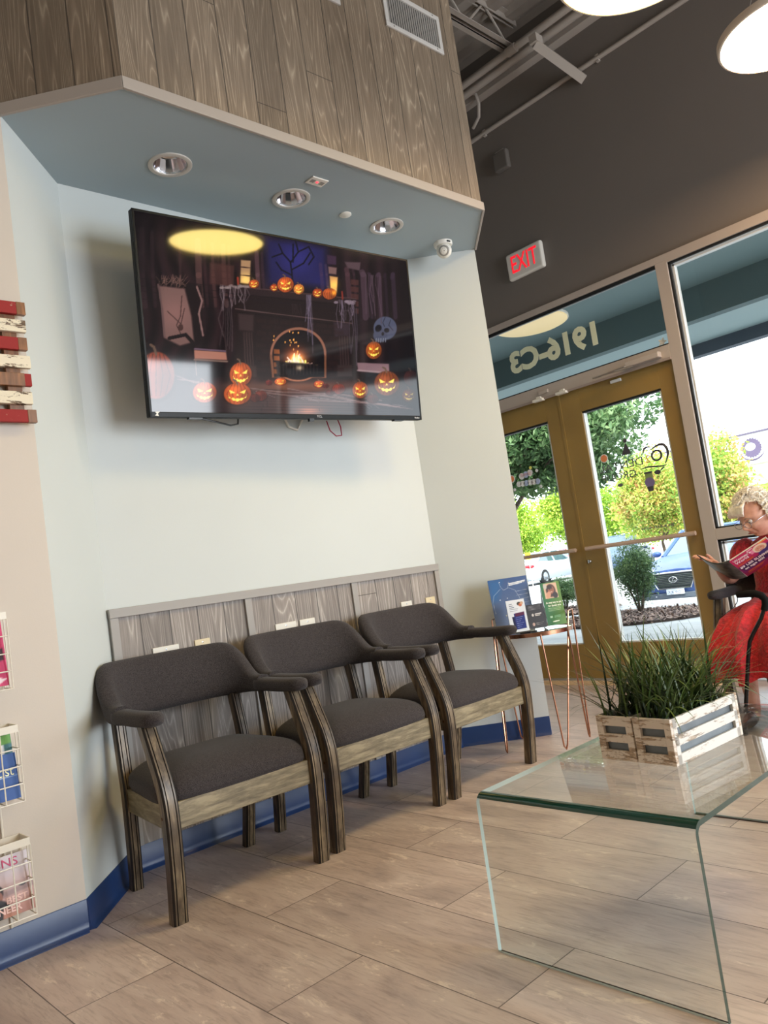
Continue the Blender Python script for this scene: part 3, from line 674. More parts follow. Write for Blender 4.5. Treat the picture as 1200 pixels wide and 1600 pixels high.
# ------------------------------------------------------------------ television
tvT=Matrix.Translation((2.1528,2.6662,2.1383))@Matrix.Rotation(-.058,4,'Z')@Matrix.Rotation(.097,4,'X')@Matrix.Rotation(-.010,4,'Y')
tv=thing('television','large flat television showing a halloween fireplace picture, on bay wall','television'); tv.matrix_world=tvT
W2,H2=.725,.4106
m=MB(); m.box(-W2,W2,.004,.032,-H2,H2); m.build('housing',mat('tv_back',(9,9,10),.5,spec=.2),tv,bevel=.004)
m=MB(); bz=.010
for a,b,c,d in ((-W2,W2,H2-bz,H2),(-W2,W2,-H2,-H2+.020),(-W2,-W2+bz,-H2,H2),(W2-bz,W2,-H2,H2)): m.box(a,b,-.004,.004,c,d)
m.build('bezel',mat('tv_bezel',(5,5,6),.35,spec=.2),tv,bevel=.0015)
text('brand_mark','TCL',.013,mat('logo_silver',(205,205,210),.3),frame((.085,-.0052,-H2+.010),(1,0,0),(0,0,1)),tv,width=.028)
text('corner_mark','Roku',.011,mat('logo_white',(235,235,238),.3),frame((W2-.035,-.0052,-H2+.010),(1,0,0),(0,0,1)),tv,width=.030)
MB().add([(-W2+.02,-.0045,-H2+.006),(-W2+.036,-.0045,-H2+.004),(-W2+.033,-.0045,-H2+.014),(-W2+.042,-.0045,-H2+.022),(-W2+.022,-.0045,-H2+.020),(-W2+.028,-.0045,-H2+.014)],[(0,1,2,3,4,5)]).build('sticker',WH,tv)
m=MB(); m.box(-.26,.26,.032,.075,-.22,.16); m.build('rear_bulge',BLK,tv,bevel=.01)
m=MB(); m.box(-.30,-.27,.032,.055,-.3,.3); m.box(.27,.30,.032,.055,-.3,.3); m.box(-.05,.05,.07,.30,-.06,.06); m.build('mount_arm',mat('mount_black',(20,20,22),.5),tv)
for _b in ((-.56,-.50,-.002,.02,-H2-.006,-H2),(.54,.60,-.002,.02,-H2-.006,-H2)): MB().box(*_b).build('foot_cover',BLK,tv)
MB().box(.03,.055,-.004,.012,-H2-.012,-H2+.002).build('infrared_eye',BLK,tv)
# artwork on the panel, painted in numbers
HC=np.array([(15,32),(1083,243),(1138,870),(90,848)],float)
def homog(src,dst):
    A=[];b=[]
    for (x,y),(u,v) in zip(src,dst):
        A.append([x,y,1,0,0,0,-u*x,-u*y]); b.append(u); A.append([0,0,0,x,y,1,-v*x,-v*y]); b.append(v)
    return np.append(np.linalg.solve(np.array(A),np.array(b)),1).reshape(3,3)
class Art:
    def __init__(s,X,Y,base): s.X=X; s.Y=Y; s.C=np.zeros(X.shape+(3,)); s.C[:]=base
    def put(s,mask,c):
        m=np.clip(mask,0,1)[...,None]; s.C=s.C*(1-m)+np.array(c,float)*m
    def addl(s,mask,c): s.C=s.C+np.clip(mask,0,1)[...,None]*np.array(c,float)
    def ell(s,x,y,rx,ry,c,soft=.12,a=1,rot=0):
        dx=s.X-x; dy=s.Y-y; ca,sa=math.cos(rot),math.sin(rot); d=np.sqrt(((dx*ca+dy*sa)/rx)**2+((-dx*sa+dy*ca)/ry)**2)
        s.put(np.clip((1-d)/soft+.5,0,1)*a,c)
    def glow(s,x,y,r,c,a=1,ry=None):
        ry=ry or r; d=((s.X-x)/r)**2+((s.Y-y)/ry)**2; s.addl(np.exp(-d)*a,c)
    def poly(s,pts,c,a=1,soft=2.0):
        pts=np.array(pts,float); n=len(pts); inside=np.zeros(s.X.shape,bool); dist=np.full(s.X.shape,1e9)
        for i in range(n):
            x1,y1=pts[i]; x2,y2=pts[(i+1)%n]
            cond=((y1>s.Y)!=(y2>s.Y)); xi=(x2-x1)*(s.Y-y1)/((y2-y1) if y2!=y1 else 1e-9)+x1; inside^=cond&(s.X<xi)
            L2=(x2-x1)**2+(y2-y1)**2+1e-9; t=np.clip(((s.X-x1)*(x2-x1)+(s.Y-y1)*(y2-y1))/L2,0,1)
            dist=np.minimum(dist,np.hypot(s.X-x1-t*(x2-x1),s.Y-y1-t*(y2-y1)))
        sd=np.where(inside,dist,-dist); s.put(np.clip(sd/soft+.5,0,1)*a,c)
    def line(s,pts,w,c,a=1):
        for i in range(len(pts)-1):
            x1,y1=pts[i]; x2,y2=pts[i+1]; L2=(x2-x1)**2+(y2-y1)**2+1e-9
            t=np.clip(((s.X-x1)*(x2-x1)+(s.Y-y1)*(y2-y1))/L2,0,1); d=np.hypot(s.X-x1-t*(x2-x1),s.Y-y1-t*(y2-y1))
            s.put(np.clip((w/2-d)/1.5+.5,0,1)*a,c)
def srgb2lin(C):
    C=np.clip(C,0,255)/255; return np.where(C<=.04045,C/12.92,((C+.055)/1.055)**2.4)
def art_plane(name, T, w, h, nx, ny, painter, m, parent, X0=0, X1=1, Y0=0, Y1=1, Hm=None, base=(20,14,16)):
    """flat printed/lit panel, colour per vertex; painter space is X0..X1 by Y0..Y1 (y down)"""
    us,vs=np.meshgrid(np.linspace(0,1,nx+1),np.linspace(0,1,ny+1))
    if Hm is not None:
        q=np.stack([us,vs,np.ones_like(us)],-1)@Hm.T; X=q[...,0]/q[...,2]; Y=q[...,1]/q[...,2]
    else: X=X0+(X1-X0)*us; Y=Y0+(Y1-Y0)*vs
    A=Art(X,Y,base); painter(A); C=srgb2lin(A.C)
    P=np.stack([(us-.5)*w,(.5-vs)*h,np.zeros_like(us)],-1).reshape(-1,3)
    me=bpy.data.meshes.new(name); idx=np.arange((nx+1)*(ny+1)).reshape(ny+1,nx+1)
    F=np.stack([idx[1:,:-1],idx[1:,1:],idx[:-1,1:],idx[:-1,:-1]],-1).reshape(-1,4)
    me.from_pydata(P.tolist(),[],F.tolist()); at=me.color_attributes.new(name='art',type='FLOAT_COLOR',domain='POINT')
    at.data.foreach_set('color',np.concatenate([C.reshape(-1,3),np.ones((C.size//3,1))],1).ravel().astype(np.float32))
    me.materials.append(m); me.transform(T); o=bpy.data.objects.new(name,me); COL.objects.link(o)
    if parent: o.parent=parent
    return o
rng=np.random.RandomState(4)
def paint_tv(A):
    X,Y=A.X,A.Y
    def hor(x): return 330+(x-360)*.115
    # wall panelling in dark red-browns
    A.put(.6*(np.sin(X*.045+np.sin(Y*.01)*2)**2)*np.clip(1-(X-540)/60,0,1),(66,38,42)); A.put(.5*(np.sin(X*.05)**2)*np.clip((X-760)/60,0,1)*np.clip((1060-X)/80,0,1),(70,42,50))
    A.poly([(530,150),(770,190),(775,350),(540,340)],(34,32,84),.95,40); A.glow(655,235,75,(16,16,50),.8); A.glow(750,340,50,(4,6,30),.6)
    for p in ([(640,345),(635,290),(630,250),(600,215),(585,180)],[(632,250),(660,210),(700,190)],[(635,280),(680,255),(705,215)],[(600,215),(560,230)],[(632,300),(595,280),(575,250)],[(640,180),(640,250)],[(660,210),(650,170)],[(700,190),(720,230),(700,260)]): A.line(p,6,(12,10,26),.9)
    for x0,w,c in ((60,22,(84,58,62)),(100,14,(70,46,52)),(140,12,(50,30,38)),(205,10,(72,44,46)),(275,24,(112,74,70)),(300,10,(70,40,44)),(330,12,(96,60,58)),(372,16,(104,68,64)),(392,10,(84,50,52)),(500,16,(110,74,82)),(520,10,(70,44,58)),(745,14,(72,50,90)),(765,10,(80,58,92)),(845,18,(96,60,68)),(870,10,(72,44,54)),(905,22,(96,70,84)),(930,12,(70,48,64)),(965,16,(84,60,78)),(990,10,(56,36,52)),(1020,16,(70,50,70))):
        A.line([(x0,110+.2*x0),(x0+4,300),(x0+14,420 if x0<900 else 470)],w,c,.62)
    for yy in (350,380,400,430): A.line([(60,yy-40),(330,yy-10)],3,(30,16,18),.7)
    for r in range(6): A.line([(330,255+r*26),(420,265+r*26)],2.5,(24,12,14),.8)
    A.poly([(320,250),(415,262),(412,345),(322,335)],(96,58,52),.7,8)
    A.poly([(440,240),(478,244),(474,335),(438,330)],(168,128,92),1,5); A.glow(458,320,26,(80,70,10),.9); A.line([(438,268),(478,272)],4,(70,42,40)); A.line([(438,300),(478,304)],4,(70,42,40))
    A.poly([(770,222),(806,228),(806,262),(772,258)],(70,44,70),1,5); A.poly([(775,268),(808,273),(806,300),(777,296)],(130,96,92),1,5); A.poly([(780,305),(812,310),(808,372),(784,362)],(190,140,86),1,5); A.glow(798,340,22,(70,50,0),.9)
    A.poly([(838,250),(900,252),(896,285),(850,275)],(96,72,78),1,6)
    for r in range(5): A.poly([(862,318+r*28),(892,322+r*28),(892,343+r*28),(862,340+r*28)],(92,50,46),.8,4)
    # chimney breast, mantel
    A.poly([(410,370),(880,410),(870,720),(420,700)],(36,20,20),1,14)
    A.poly([(362,338),(882,395),(878,420),(365,366)],(50,32,34),1,4); A.line([(362,338),(882,396)],3,(96,66,66)); A.line([(372,368),(876,424)],3,(20,12,14)); A.line([(420,432),(868,492)],4,(96,70,68)); A.line([(425,445),(866,505)],3,(20,10,12)); A.line([(372,385),(872,437)],8,(34,20,24),.9)
    for k in range(5): A.line([(640+8*k,455),(632+8*k+rng.randint(-6,6),415)],2,(70,50,52),.8)
    for x0,c in ((462,(66,46,46)),(828,(60,42,50))):
        A.poly([(x0-32,450+(x0-462)*.1),(x0+28,456+(x0-462)*.1),(x0+26,520+(x0-462)*.08),(x0-28,515+(x0-462)*.08)],c,1,8)
        A.poly([(x0-14,520+(x0-462)*.05),(x0+22,522+(x0-462)*.05),(x0+30,690),(x0-8,690)],(46,28,28),1,8)
        for k in range(4): A.line([(x0-10+10*k,525+(x0-462)*.05),(x0-2+10*k,690)],2.5,(98,70,66),.6)
        A.poly([(x0-18,655),(x0+38,655),(x0+40,700),(x0-20,700)],(62,44,42),1,6)
    for r in range(9):
        for q in range(7): A.poly([(500+q*46+(r%2)*20,470+r*24+q*4),(538+q*46+(r%2)*20,473+r*24+q*4),(538+q*46+(r%2)*20,488+r*24+q*4),(500+q*46+(r%2)*20,486+r*24+q*4)],(54,28,26),.45,3)
    # arch and fire
    A.ell(660,612,108,106,(150,96,74),.03); A.poly([(552,612),(768,618),(768,705),(560,702)],(130,80,56),1,3); A.ell(660,614,99,98,(16,9,12),.03); A.poly([(562,612),(760,616),(760,702),(568,700)],(16,9,12),1,3)
    for r in range(4): A.poly([(566,590+r*26),(588,592+r*26),(590,610+r*26),(567,609+r*26)],(178,96,44),.7,4)
    A.glow(650,625,48,(190,80,24),.9,44); A.glow(655,632,30,(130,120,60),1,22)
    for k in range(46):
        x=655+rng.randn()*26; h=rng.uniform(14,52)*math.exp(-((x-650)/40)**2); A.line([(x,655),(x+rng.randn()*4,655-h*.5),(x+rng.randn()*7,655-h)],rng.uniform(2.5,6),(255,rng.randint(190,250),rng.randint(110,210)),rng.uniform(.5,.95))
    for k in range(16): A.ell(640+rng.randn()*30,560+rng.randn()*22,2.2,4,(255,170,80),.4,.9)
    A.poly([(575,640),(752,652),(748,700),(580,690)],(22,14,16),.9,8)
    for k in range(12): A.line([(590+k*13,652),(590+k*13,690)],2,(96,70,66),.6)
    A.glow(665,665,14,(150,140,110),1,10)
    # floor
    A.put(np.clip((Y-(712+.0*X))/18,0,1)*.9,(58,42,44)); A.glow(660,735,240,(66,34,12),.9,26); A.glow(690,800,200,(52,26,14),.8,60); A.glow(700,835,50,(110,56,24),.9,16)
    A.put(np.clip((X-850)/120,0,1)*np.clip((Y-760)/60,0,1)*.6,(54,44,60)); A.put(np.clip((350-X)/200,0,1)*np.clip((Y-720)/60,0,1)*.7,(74,66,66))
    for k in range(9): A.line([(470-k*28,745+k*11),(1000,775+k*9)],1.8,(26,16,18),.6)
    for k in range(16): x=500+rng.rand()*420; y=760+rng.rand()*70; A.line([(x,y),(x+2,y+9)],2,(26,16,18),.7)
    for p in ([(470,742),(600,760),(760,765),(900,800),(1050,820)],[(500,755),(640,775),(820,770),(980,795)],[(620,745),(760,775),(930,805),(1100,830)],[(700,790),(860,800),(1010,812)],[(190,690),(260,718),(300,722)],[(200,705),(280,716)]): A.line(p,5,(140,108,104),.7)
    for k in range(18): x=rng.uniform(520,1060); A.line([(x,765+(x-520)*.09),(x+rng.uniform(30,80),775+(x-520)*.09+rng.randn()*8)],2,(150,126,128),.55)
    # wing chair left
    A.poly([(112,300),(240,330),(290,340),(298,560),(250,590),(150,570)],(30,18,20),.9,8)
    A.poly([(128,340),(226,352),(252,460),(262,560),(208,575),(150,545),(140,440)],(126,92,86),1,8); A.glow(190,450,60,(20,10,10),.8)
    for k in range(60):
        x=125+rng.rand()*100; A.line([(x,330+rng.randn()*12),(x+rng.randn()*16,312+rng.randn()*10)],2,(122,88,78),.7)
    A.line([(125,335),(140,430),(150,540)],7,(112,82,80)); A.line([(272,345),(292,400),(280,450),(296,535)],7,(140,104,100)); A.line([(215,380),(210,460),(195,495),(215,535)],3,(60,36,34)); A.line([(160,440),(212,490),(225,430)],3,(60,36,34)); A.ell(211,503,10,13,(80,50,46))
    A.line([(168,545),(230,532),(255,560),(262,600)],14,(30,18,20)); A.poly([(262,592),(384,602),(388,632),(264,626)],(170,112,94),1,4); A.line([(264,588),(384,598)],6,(120,92,110)); A.line([(264,630),(388,638)],7,(150,120,104),.8); A.poly([(272,640),(382,645),(382,700),(276,700)],(24,16,18),1,6); A.line([(268,630),(272,690)],3,(130,100,90)); A.line([(375,520),(386,598)],4,(60,40,40))
    # right seat with skull
    A.poly([(886,646),(1012,652),(1010,688),(890,680)],(140,106,112),1,4); A.line([(888,676),(1006,688)],7,(170,146,146),.7); A.poly([(895,686),(1000,692),(996,730),(900,730)],(20,12,18),1,6); A.poly([(1005,590),(1040,600),(1040,700),(1012,700)],(28,18,24),1,6)
    A.ell(994,512,45,46,(84,88,112),.08); A.ell(975,540,27,26,(76,80,104),.15); A.ell(968,512,12,14,(20,18,30),.3,1,.5); A.ell(1000,520,10,9,(22,20,32),.3); A.ell(985,534,5,7,(24,20,30),.3)
    for k in range(5): A.line([(960+k*9,552),(959+k*9,566)],3.5,(124,126,140)); 
    A.line([(994,470),(985,490),(992,505)],3,(48,50,70)); A.line([(1015,480),(1008,500),(1024,520)],3,(50,52,72))
    # cobweb drapes
    def drape(x0,x1,y0,dy,n,l0,l1,c=(126,106,110)):
        for k in range(n):
            x=x0+(x1-x0)*rng.rand(); L=rng.uniform(l0,l1); y=y0+(x-x0)*dy; A.line([(x,y),(x+rng.randn()*6,y+L*.5),(x+rng.randn()*9,y+L)],rng.uniform(2.5,5),c,rng.uniform(.45,.85))
    drape(362,472,340,.12,14,40,100); drape(366,412,400,.1,6,130,230,(92,74,76)); drape(690,716,380,.1,9,60,230,(120,104,124)); drape(800,876,398,.15,12,50,110,(120,102,118)); drape(850,886,430,.1,5,140,270,(84,68,80)); drape(905,1000,300,.1,9,70,190,(96,72,84))
    for k in range(14): x=362+rng.rand()*110; A.ell(x,340+rng.rand()*10,9,5,(150,130,128),.4,.7)
    for k in range(12): x=802+rng.rand()*74; A.ell(x,404+rng.rand()*10,8,5,(142,122,134),.4,.7)
    # pumpkins
    def pump(x,y,r,ry,c=(168,72,34),face=1,g=1,dim=1):
        A.ell(x,y+ry*.08,r*1.05,ry*1.02,(26,12,12),.25,.8); A.ell(x,y,r,ry,tuple(v*dim for v in c),.08)
        for k in (-.62,-.3,0,.3,.62): A.line([(x+k*r*.6,y-ry*.92),(x+k*r*1.25,y),(x+k*r*.8,y+ry*.85)],max(1.6,r*.055),tuple(v*.55*dim for v in c),.7)
        A.ell(x-r*.3,y-ry*.45,r*.35,ry*.25,tuple(min(255,v*1.35*dim) for v in c),.9,.4); A.ell(x+r*.55,y+ry*.3,r*.5,ry*.7,tuple(v*.5*dim for v in c),.9,.45)
        A.line([(x,y-ry*.9),(x-r*.12,y-ry*1.2),(x-r*.3,y-ry*1.3)],max(2,r*.14),(110,84,68))
        if face:
            Yl=(246,214,86)
            A.glow(x,y,r*.8,(70,34,4),.8*g)
            A.poly([(x-r*.62,y-ry*.38),(x-r*.12,y-ry*.10),(x-r*.50,y-ry*.02)],Yl,1,1.6); A.poly([(x+r*.62,y-ry*.38),(x+r*.12,y-ry*.10),(x+r*.52,y-ry*.02)],Yl,1,1.6)
            A.poly([(x,y-ry*.02),(x-r*.09,y+ry*.16),(x+r*.09,y+ry*.16)],Yl,1,1.4)
            top=[(x-r*.70,y+ry*.10)]+[(x-r*.62+r*1.24*k/8,y+ry*(.26+.14*math.sin(PI*k/8))+(ry*.10 if k%2 else 0)) for k in range(9)]+[(x+r*.70,y+ry*.10)]
            bot=[(x+r*.62-r*1.24*k/8,y+ry*(.40+.34*math.sin(PI*k/8))-(ry*.10 if k%2 else 0)) for k in range(9)]
            A.poly(top+bot,Yl,1,1.6)
    pump(118,690,70,92,(158,64,36),0,dim=.92); pump(440,688,42,46); pump(303,757,45,40); pump(428,764,52,42); pump(516,772,24,20,(120,44,30),0); pump(495,780,18,16,(100,38,28),0)
    pump(490,335,19,17); pump(568,350,16,14,(150,52,30)); pump(611,338,31,30,(170,72,34)); pump(662,356,20,20,(190,110,50)); pump(734,372,19,18,(150,54,30)); pump(780,375,26,22,(180,80,34),0); A.glow(797,372,10,(120,100,20),.9)
    pump(950,598,30,34,(150,70,30)); pump(1000,728,48,48,(118,54,24)); pump(898,753,30,32,(150,64,30)); pump(1086,776,26,26,(90,40,26)); pump(1092,708,26,30,(86,34,28),0); pump(815,748,24,20,(140,50,30),0); pump(782,762,16,11,(110,40,28),0); pump(945,788,22,18,(96,34,28),0)
    pump(592,718,22,14,(190,80,40)); pump(740,729,20,14,(170,66,36)); pump(548,721,12,10,(130,40,34),0); pump(765,735,12,9,(120,40,30),0)
    A.line([(428,310),(430,335)],7,(150,52,36)); A.line([(828,368),(830,395)],7,(130,44,34))
    A.put(np.clip((X-1050)/90,0,1)*.7,(14,9,16)); A.put(np.clip((150-X)/120,0,1)*np.clip((560-Y)/300,0,1)*.7,(14,9,14)); A.put(np.clip((150-Y)/110,0,1)*.75,(12,7,11))
    A.C=np.minimum(A.C,255)*np.clip(.52+A.C.max(-1,keepdims=True)/255*.42,0,1)
dst=[(15,32),(1083,243),(1138,870),(90,848)]
# inner panel corners inside the bezel
Hm=homog([(-.011,-.012),(1.011,-.012),(1.011,1.022),(-.011,1.022)],dst)
NTs=attrmat('lit_screen',.05,1.0); NTs.node_tree.nodes['Principled BSDF'].inputs['Specular IOR Level'].default_value=.5
art_plane('screen', frame((0,-.0025,.006),(1,0,0),(0,0,1)), 2*W2-2*bz, 2*H2-bz-.020, 440, 250, paint_tv, NTs, tv, Hm=Hm, base=(26,15,18))
# cords
def cord(name,pts,r,m,lab):
    o=MB().tube(pts,r,6).build(name,m,None,smooth=True); o.data.transform(tvT.inverted()); o.parent=tv; o['label']=lab
cord('power_cord',[(1.62,2.76,1.735),(1.70,2.74,1.715),(1.80,2.75,1.70),(1.87,2.80,1.72),(1.90,2.84,1.75)],.004,BLK,'black cord looping below the screen')
cord('red_cable',[(2.37,2.80,1.75),(2.375,2.79,1.70),(2.40,2.78,1.672),(2.435,2.78,1.676),(2.445,2.79,1.72),(2.44,2.80,1.76)],.003,mat('red_cable',(150,24,52),.4),'thin red cable loop')
cord('white_cable',[(2.25,2.965,1.80),(2.27,2.968,1.76),(2.32,2.968,1.745),(2.36,2.968,1.80)],.006,WH,'white cable behind the screen')
# ------------------------------------------------------------------ outlets
M_IV=mat('ivory_plate',(222,206,170),.4)
for i,(x,z,m_,w_,lab) in enumerate(((1.497,.768,WH,.058,'white wall plate above the left end of the left armchair'),(1.664,.770,M_IV,.036,'ivory wall plate above the middle of the left armchair'),(2.098,.775,WH,.058,'wide white wall plate above the middle armchair'),(2.222,.775,WH,.045,'narrow white wall plate above the middle armchair'),(2.883,.772,WH,.040,'white wall plate above the right armchair'),(3.067,.772,M_IV,.036,'ivory outlet plate in the right corner of the wainscot'))):
    t=thing('wall_plate',lab,'wall plate',(x,2.972,z))
    MB().box(-w_,w_,-.006,0,-.058,.058).build('plate',m_,t,bevel=.002)
    q=MB()
    for zz in (-.022,.022): q.box(-.014,.014,-.0075,-.006,zz-.012,zz+.012)
    q.build('socket_face',mat('socket_'+str(i),(232,228,220) if m_ is WH else (214,196,158),.35),t,bevel=.001)
    q=MB(); q.lathe([(.0005,.0015),(.003,.001),(.0035,0)],10,0,Matrix.Translation((0,-.0062,.045))@Matrix.Rotation(PI/2,4,'X')); q.build('screw',CHR,t)
# ------------------------------------------------------------------ glass coffee table
M_TG=glass_thin('table_glass',(.955,.975,.965),1.5,1.35)
e=NT('table_glass_edge'); e.b.inputs['Base Color'].default_value=col4((14,60,50)); e.b.inputs['Roughness'].default_value=.08; e.b.inputs['Coat Weight'].default_value=.5; M_TE=e.m
e=NT('table_glass_foot_edge'); e.b.inputs['Base Color'].default_value=col4((196,214,210)); e.b.inputs['Roughness'].default_value=.1; M_TF=e.m
zt=.393; th=.012; R=.028; xa,xb=1.503,2.612
def bent(y0,y1):
    outer=[];inner=[]
    def arcp(cx,cz,r,a0,a1,n=8): return [(cx+r*math.cos(math.radians(a0+(a1-a0)*k/n)), cz+r*math.sin(math.radians(a0+(a1-a0)*k/n))) for k in range(n+1)]
    outer=[(xa,0)]+arcp(xa+R,zt-R,R,180,90)+arcp(xb-R,zt-R,R,90,0)+[(xb,0)]
    inner=[(xa+th,0)]+arcp(xa+R,zt-R,R-th,180,90)+arcp(xb-R,zt-R,R-th,90,0)+[(xb-th,0)]
    n=len(outer); mb=MB(); V=[(x,y0,z) for x,z in outer]+[(x,y1,z) for x,z in outer]+[(x,y0,z) for x,z in inner]+[(x,y1,z) for x,z in inner]
    F=[];mi=[]
    for i in range(n-1):
        bend = (4<=i<=8)
        F.append((i,i+1,n+i+1,n+i)); mi.append(1 if bend else 0)
        F.append((2*n+i,3*n+i,3*n+i+1,2*n+i+1)); mi.append(0)
        F.append((i,2*n+i,2*n+i+1,i+1)); mi.append(1)
        F.append((n+i,n+i+1,3*n+i+1,3*n+i)); mi.append(2)
    F.append((0,n,3*n,2*n)); mi.append(2); F.append((n-1,3*n-1,4*n-1,2*n-1)); mi.append(2)
    mb.add(V,F,mi); return mb
t=bent(.815,1.400)
for _x0,_x1 in ((xa-.0006,xa),(xb,xb+.0006)): t.box(_x0,_x1,.815,1.400,.0005,.005,2)
o=t.build('glass_coffee_table',[M_TG,M_TE,M_TF],None,smooth=True,ang=30); tag(o,'bent clear glass waterfall coffee table carrying two grass planters','coffee table')
# ------------------------------------------------------------------ planters
M_CRATE=chipped('whitewashed_crate',(232,226,216),(216,194,170),.44,26,(.35,1.2,1.6)); M_CRATEF=chipped('worn_crate_end',(230,216,200),(208,178,148),.47,22,(.4,.4,1.8))
def blade_mat(name,a,b):
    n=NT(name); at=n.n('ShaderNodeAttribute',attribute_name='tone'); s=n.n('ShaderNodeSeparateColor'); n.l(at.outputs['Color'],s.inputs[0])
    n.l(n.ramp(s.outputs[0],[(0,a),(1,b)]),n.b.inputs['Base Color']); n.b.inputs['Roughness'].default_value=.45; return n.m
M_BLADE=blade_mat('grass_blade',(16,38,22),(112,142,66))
def grass(name,parent,cx,cy,rx,ry,z0,count,seed,lmin,lmax):
    rnd=random.Random(seed); V=[];F=[];tone=[]
    for i in range(count):
        bx=cx+rnd.uniform(-rx,rx); by=cy+rnd.uniform(-ry,ry); az=rnd.uniform(0,2*PI); L=rnd.uniform(lmin,lmax); 
        out=rnd.uniform(.15,1.0)*(1 if rnd.random()<.85 else 1.35); w0=rnd.uniform(.0016,.0040); d=Vector((math.cos(az),math.sin(az),0)); sd=Vector((-d.y,d.x,0))
        el=math.radians(rnd.uniform(42,86)); bend=rnd.uniform(.5,2.3)*out; p=Vector((bx,by,z0)); b=len(V); tn=rnd.random(); S=9
        for k in range(S+1):
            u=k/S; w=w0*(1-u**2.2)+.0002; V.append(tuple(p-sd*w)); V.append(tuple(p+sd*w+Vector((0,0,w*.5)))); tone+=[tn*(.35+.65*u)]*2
            a=el-bend*u; p=p+(d*math.cos(a)+Vector((0,0,math.sin(a))))*(L/S)
            if p.z<z0-.03 and (abs(p.x-cx)>rx*1.1 or abs(p.y-cy)>ry*1.1): pass
        for k in range(S): F.append((b+2*k,b+2*k+1,b+2*k+3,b+2*k+2))
    me=bpy.data.meshes.new(name); me.from_pydata(V,[],F); at=me.color_attributes.new(name='tone',type='FLOAT_COLOR',domain='POINT')
    T=np.array(tone,np.float32); at.data.foreach_set('color',np.stack([T,T,T,np.ones_like(T)],1).ravel()); me.materials.append(M_BLADE)
    o=bpy.data.objects.new(name,me); COL.objects.link(o); o.parent=parent; 
    for p in me.polygons: p.use_smooth=True
    return o
def planter(loc,rz,seed,lab,Lx=.345,Wy=.112,Hz=.118):
    t=thing('planter_box',lab,'planter',loc,math.radians(rz),'planter boxes on the glass table'); h=Wy/2; s=.008
    for x in (0,Lx-.012):   # end frames
        m=MB()
        for y in (-h,h-.020): m.box(x,x+.012,y,y+.020,0,Hz)
        for z0,z1 in ((0,.026),(.048,.070),(.092,Hz)): m.box(x+.001,x+.011,-h+.020,h-.020,z0,z1)
        m.build('end_frame',M_CRATEF,t,bevel=.0012)
    m=MB()
    for y in (-h,h-.008):
        for z0,z1 in ((0,.026),(.046,.072),(.092,Hz)): m.box(.012,Lx-.012,y,y+.008,z0,z1)
        for x in (.012,Lx-.030): m.box(x,x+.018,y,y+.009,0,Hz)
    m.build('side_slats',M_CRATE,t,bevel=.0012)
    m=MB(); m.box(.013,Lx-.013,-h+.009,h-.009,.002,Hz-.012); m.build('metal_liner',M_STEELG,t)
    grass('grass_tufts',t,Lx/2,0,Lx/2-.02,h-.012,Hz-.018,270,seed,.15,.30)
    return t
planter((1.866,1.083,zt),-4.6,3,'whitewashed wooden planter with artificial grass, right one of the pair'); planter((1.876,1.200,zt),-4.6,9,'whitewashed wooden planter with artificial grass, left one, nearer the armchairs')
# ------------------------------------------------------------------ side table
TX,TY,TZ=3.325,2.505,.592
t=thing('side_table','round copper wire side table holding brochure stands beside the right armchair','side table',(TX,TY,0))
MB().lathe([(.195,TZ-.020),(.200,TZ-.020),(.200,TZ),(.196,TZ),(.195,TZ-.020)],64).build('rim',M_COPPER,t,smooth=True)
MB().lathe([(.0005,TZ-.004),(.195,TZ-.004),(.195,TZ-.012),(.0005,TZ-.012)],48).build('mirror_top',mat('mirror_glass',(205,208,205),.04,1),t)
def loc(p): return (p[0]-TX,p[1]-TY,p[2])
def hair(hp,foot,ring):
    hp,foot,ring=Vector(hp),Vector(foot),Vector(ring); d=(ring-hp); d.z=0; d.normalize()
    q=foot+Vector((0,0,.004)); return [hp,q+(hp-q)*.1-d*.010+Vector((0,0,.0)),q-d*.012+Vector((0,0,.020)),q+Vector((0,0,.003)),q+d*.012+Vector((0,0,.020)),ring]
hl=(( 3.180,2.655,.668),(3.262,2.700,.668)); hr=((3.400,2.330,.668),(3.470,2.352,.668))
ringp=[(3.205,2.665,TZ-.012),(3.36,2.700,TZ-.012),(3.185,2.365,TZ-.012),(3.335,2.305,TZ-.012)]
feet=[(3.094,2.617,0),(3.357,2.718,0),(3.228,2.351,0),(3.471,2.371,0)]
hpts=[hl[0],hl[1],hr[0],hr[1]]
for i in range(4):
    MB().tube([loc(p) for p in hair(hpts[i],feet[i],ringp[i])],.0045,8).build('hairpin_leg',M_COPPER,t,smooth=True)
for a,b in (hl,hr): MB().tube([loc(a),loc(b)],.0045,8).build('handle',M_COPPER,t,smooth=True)
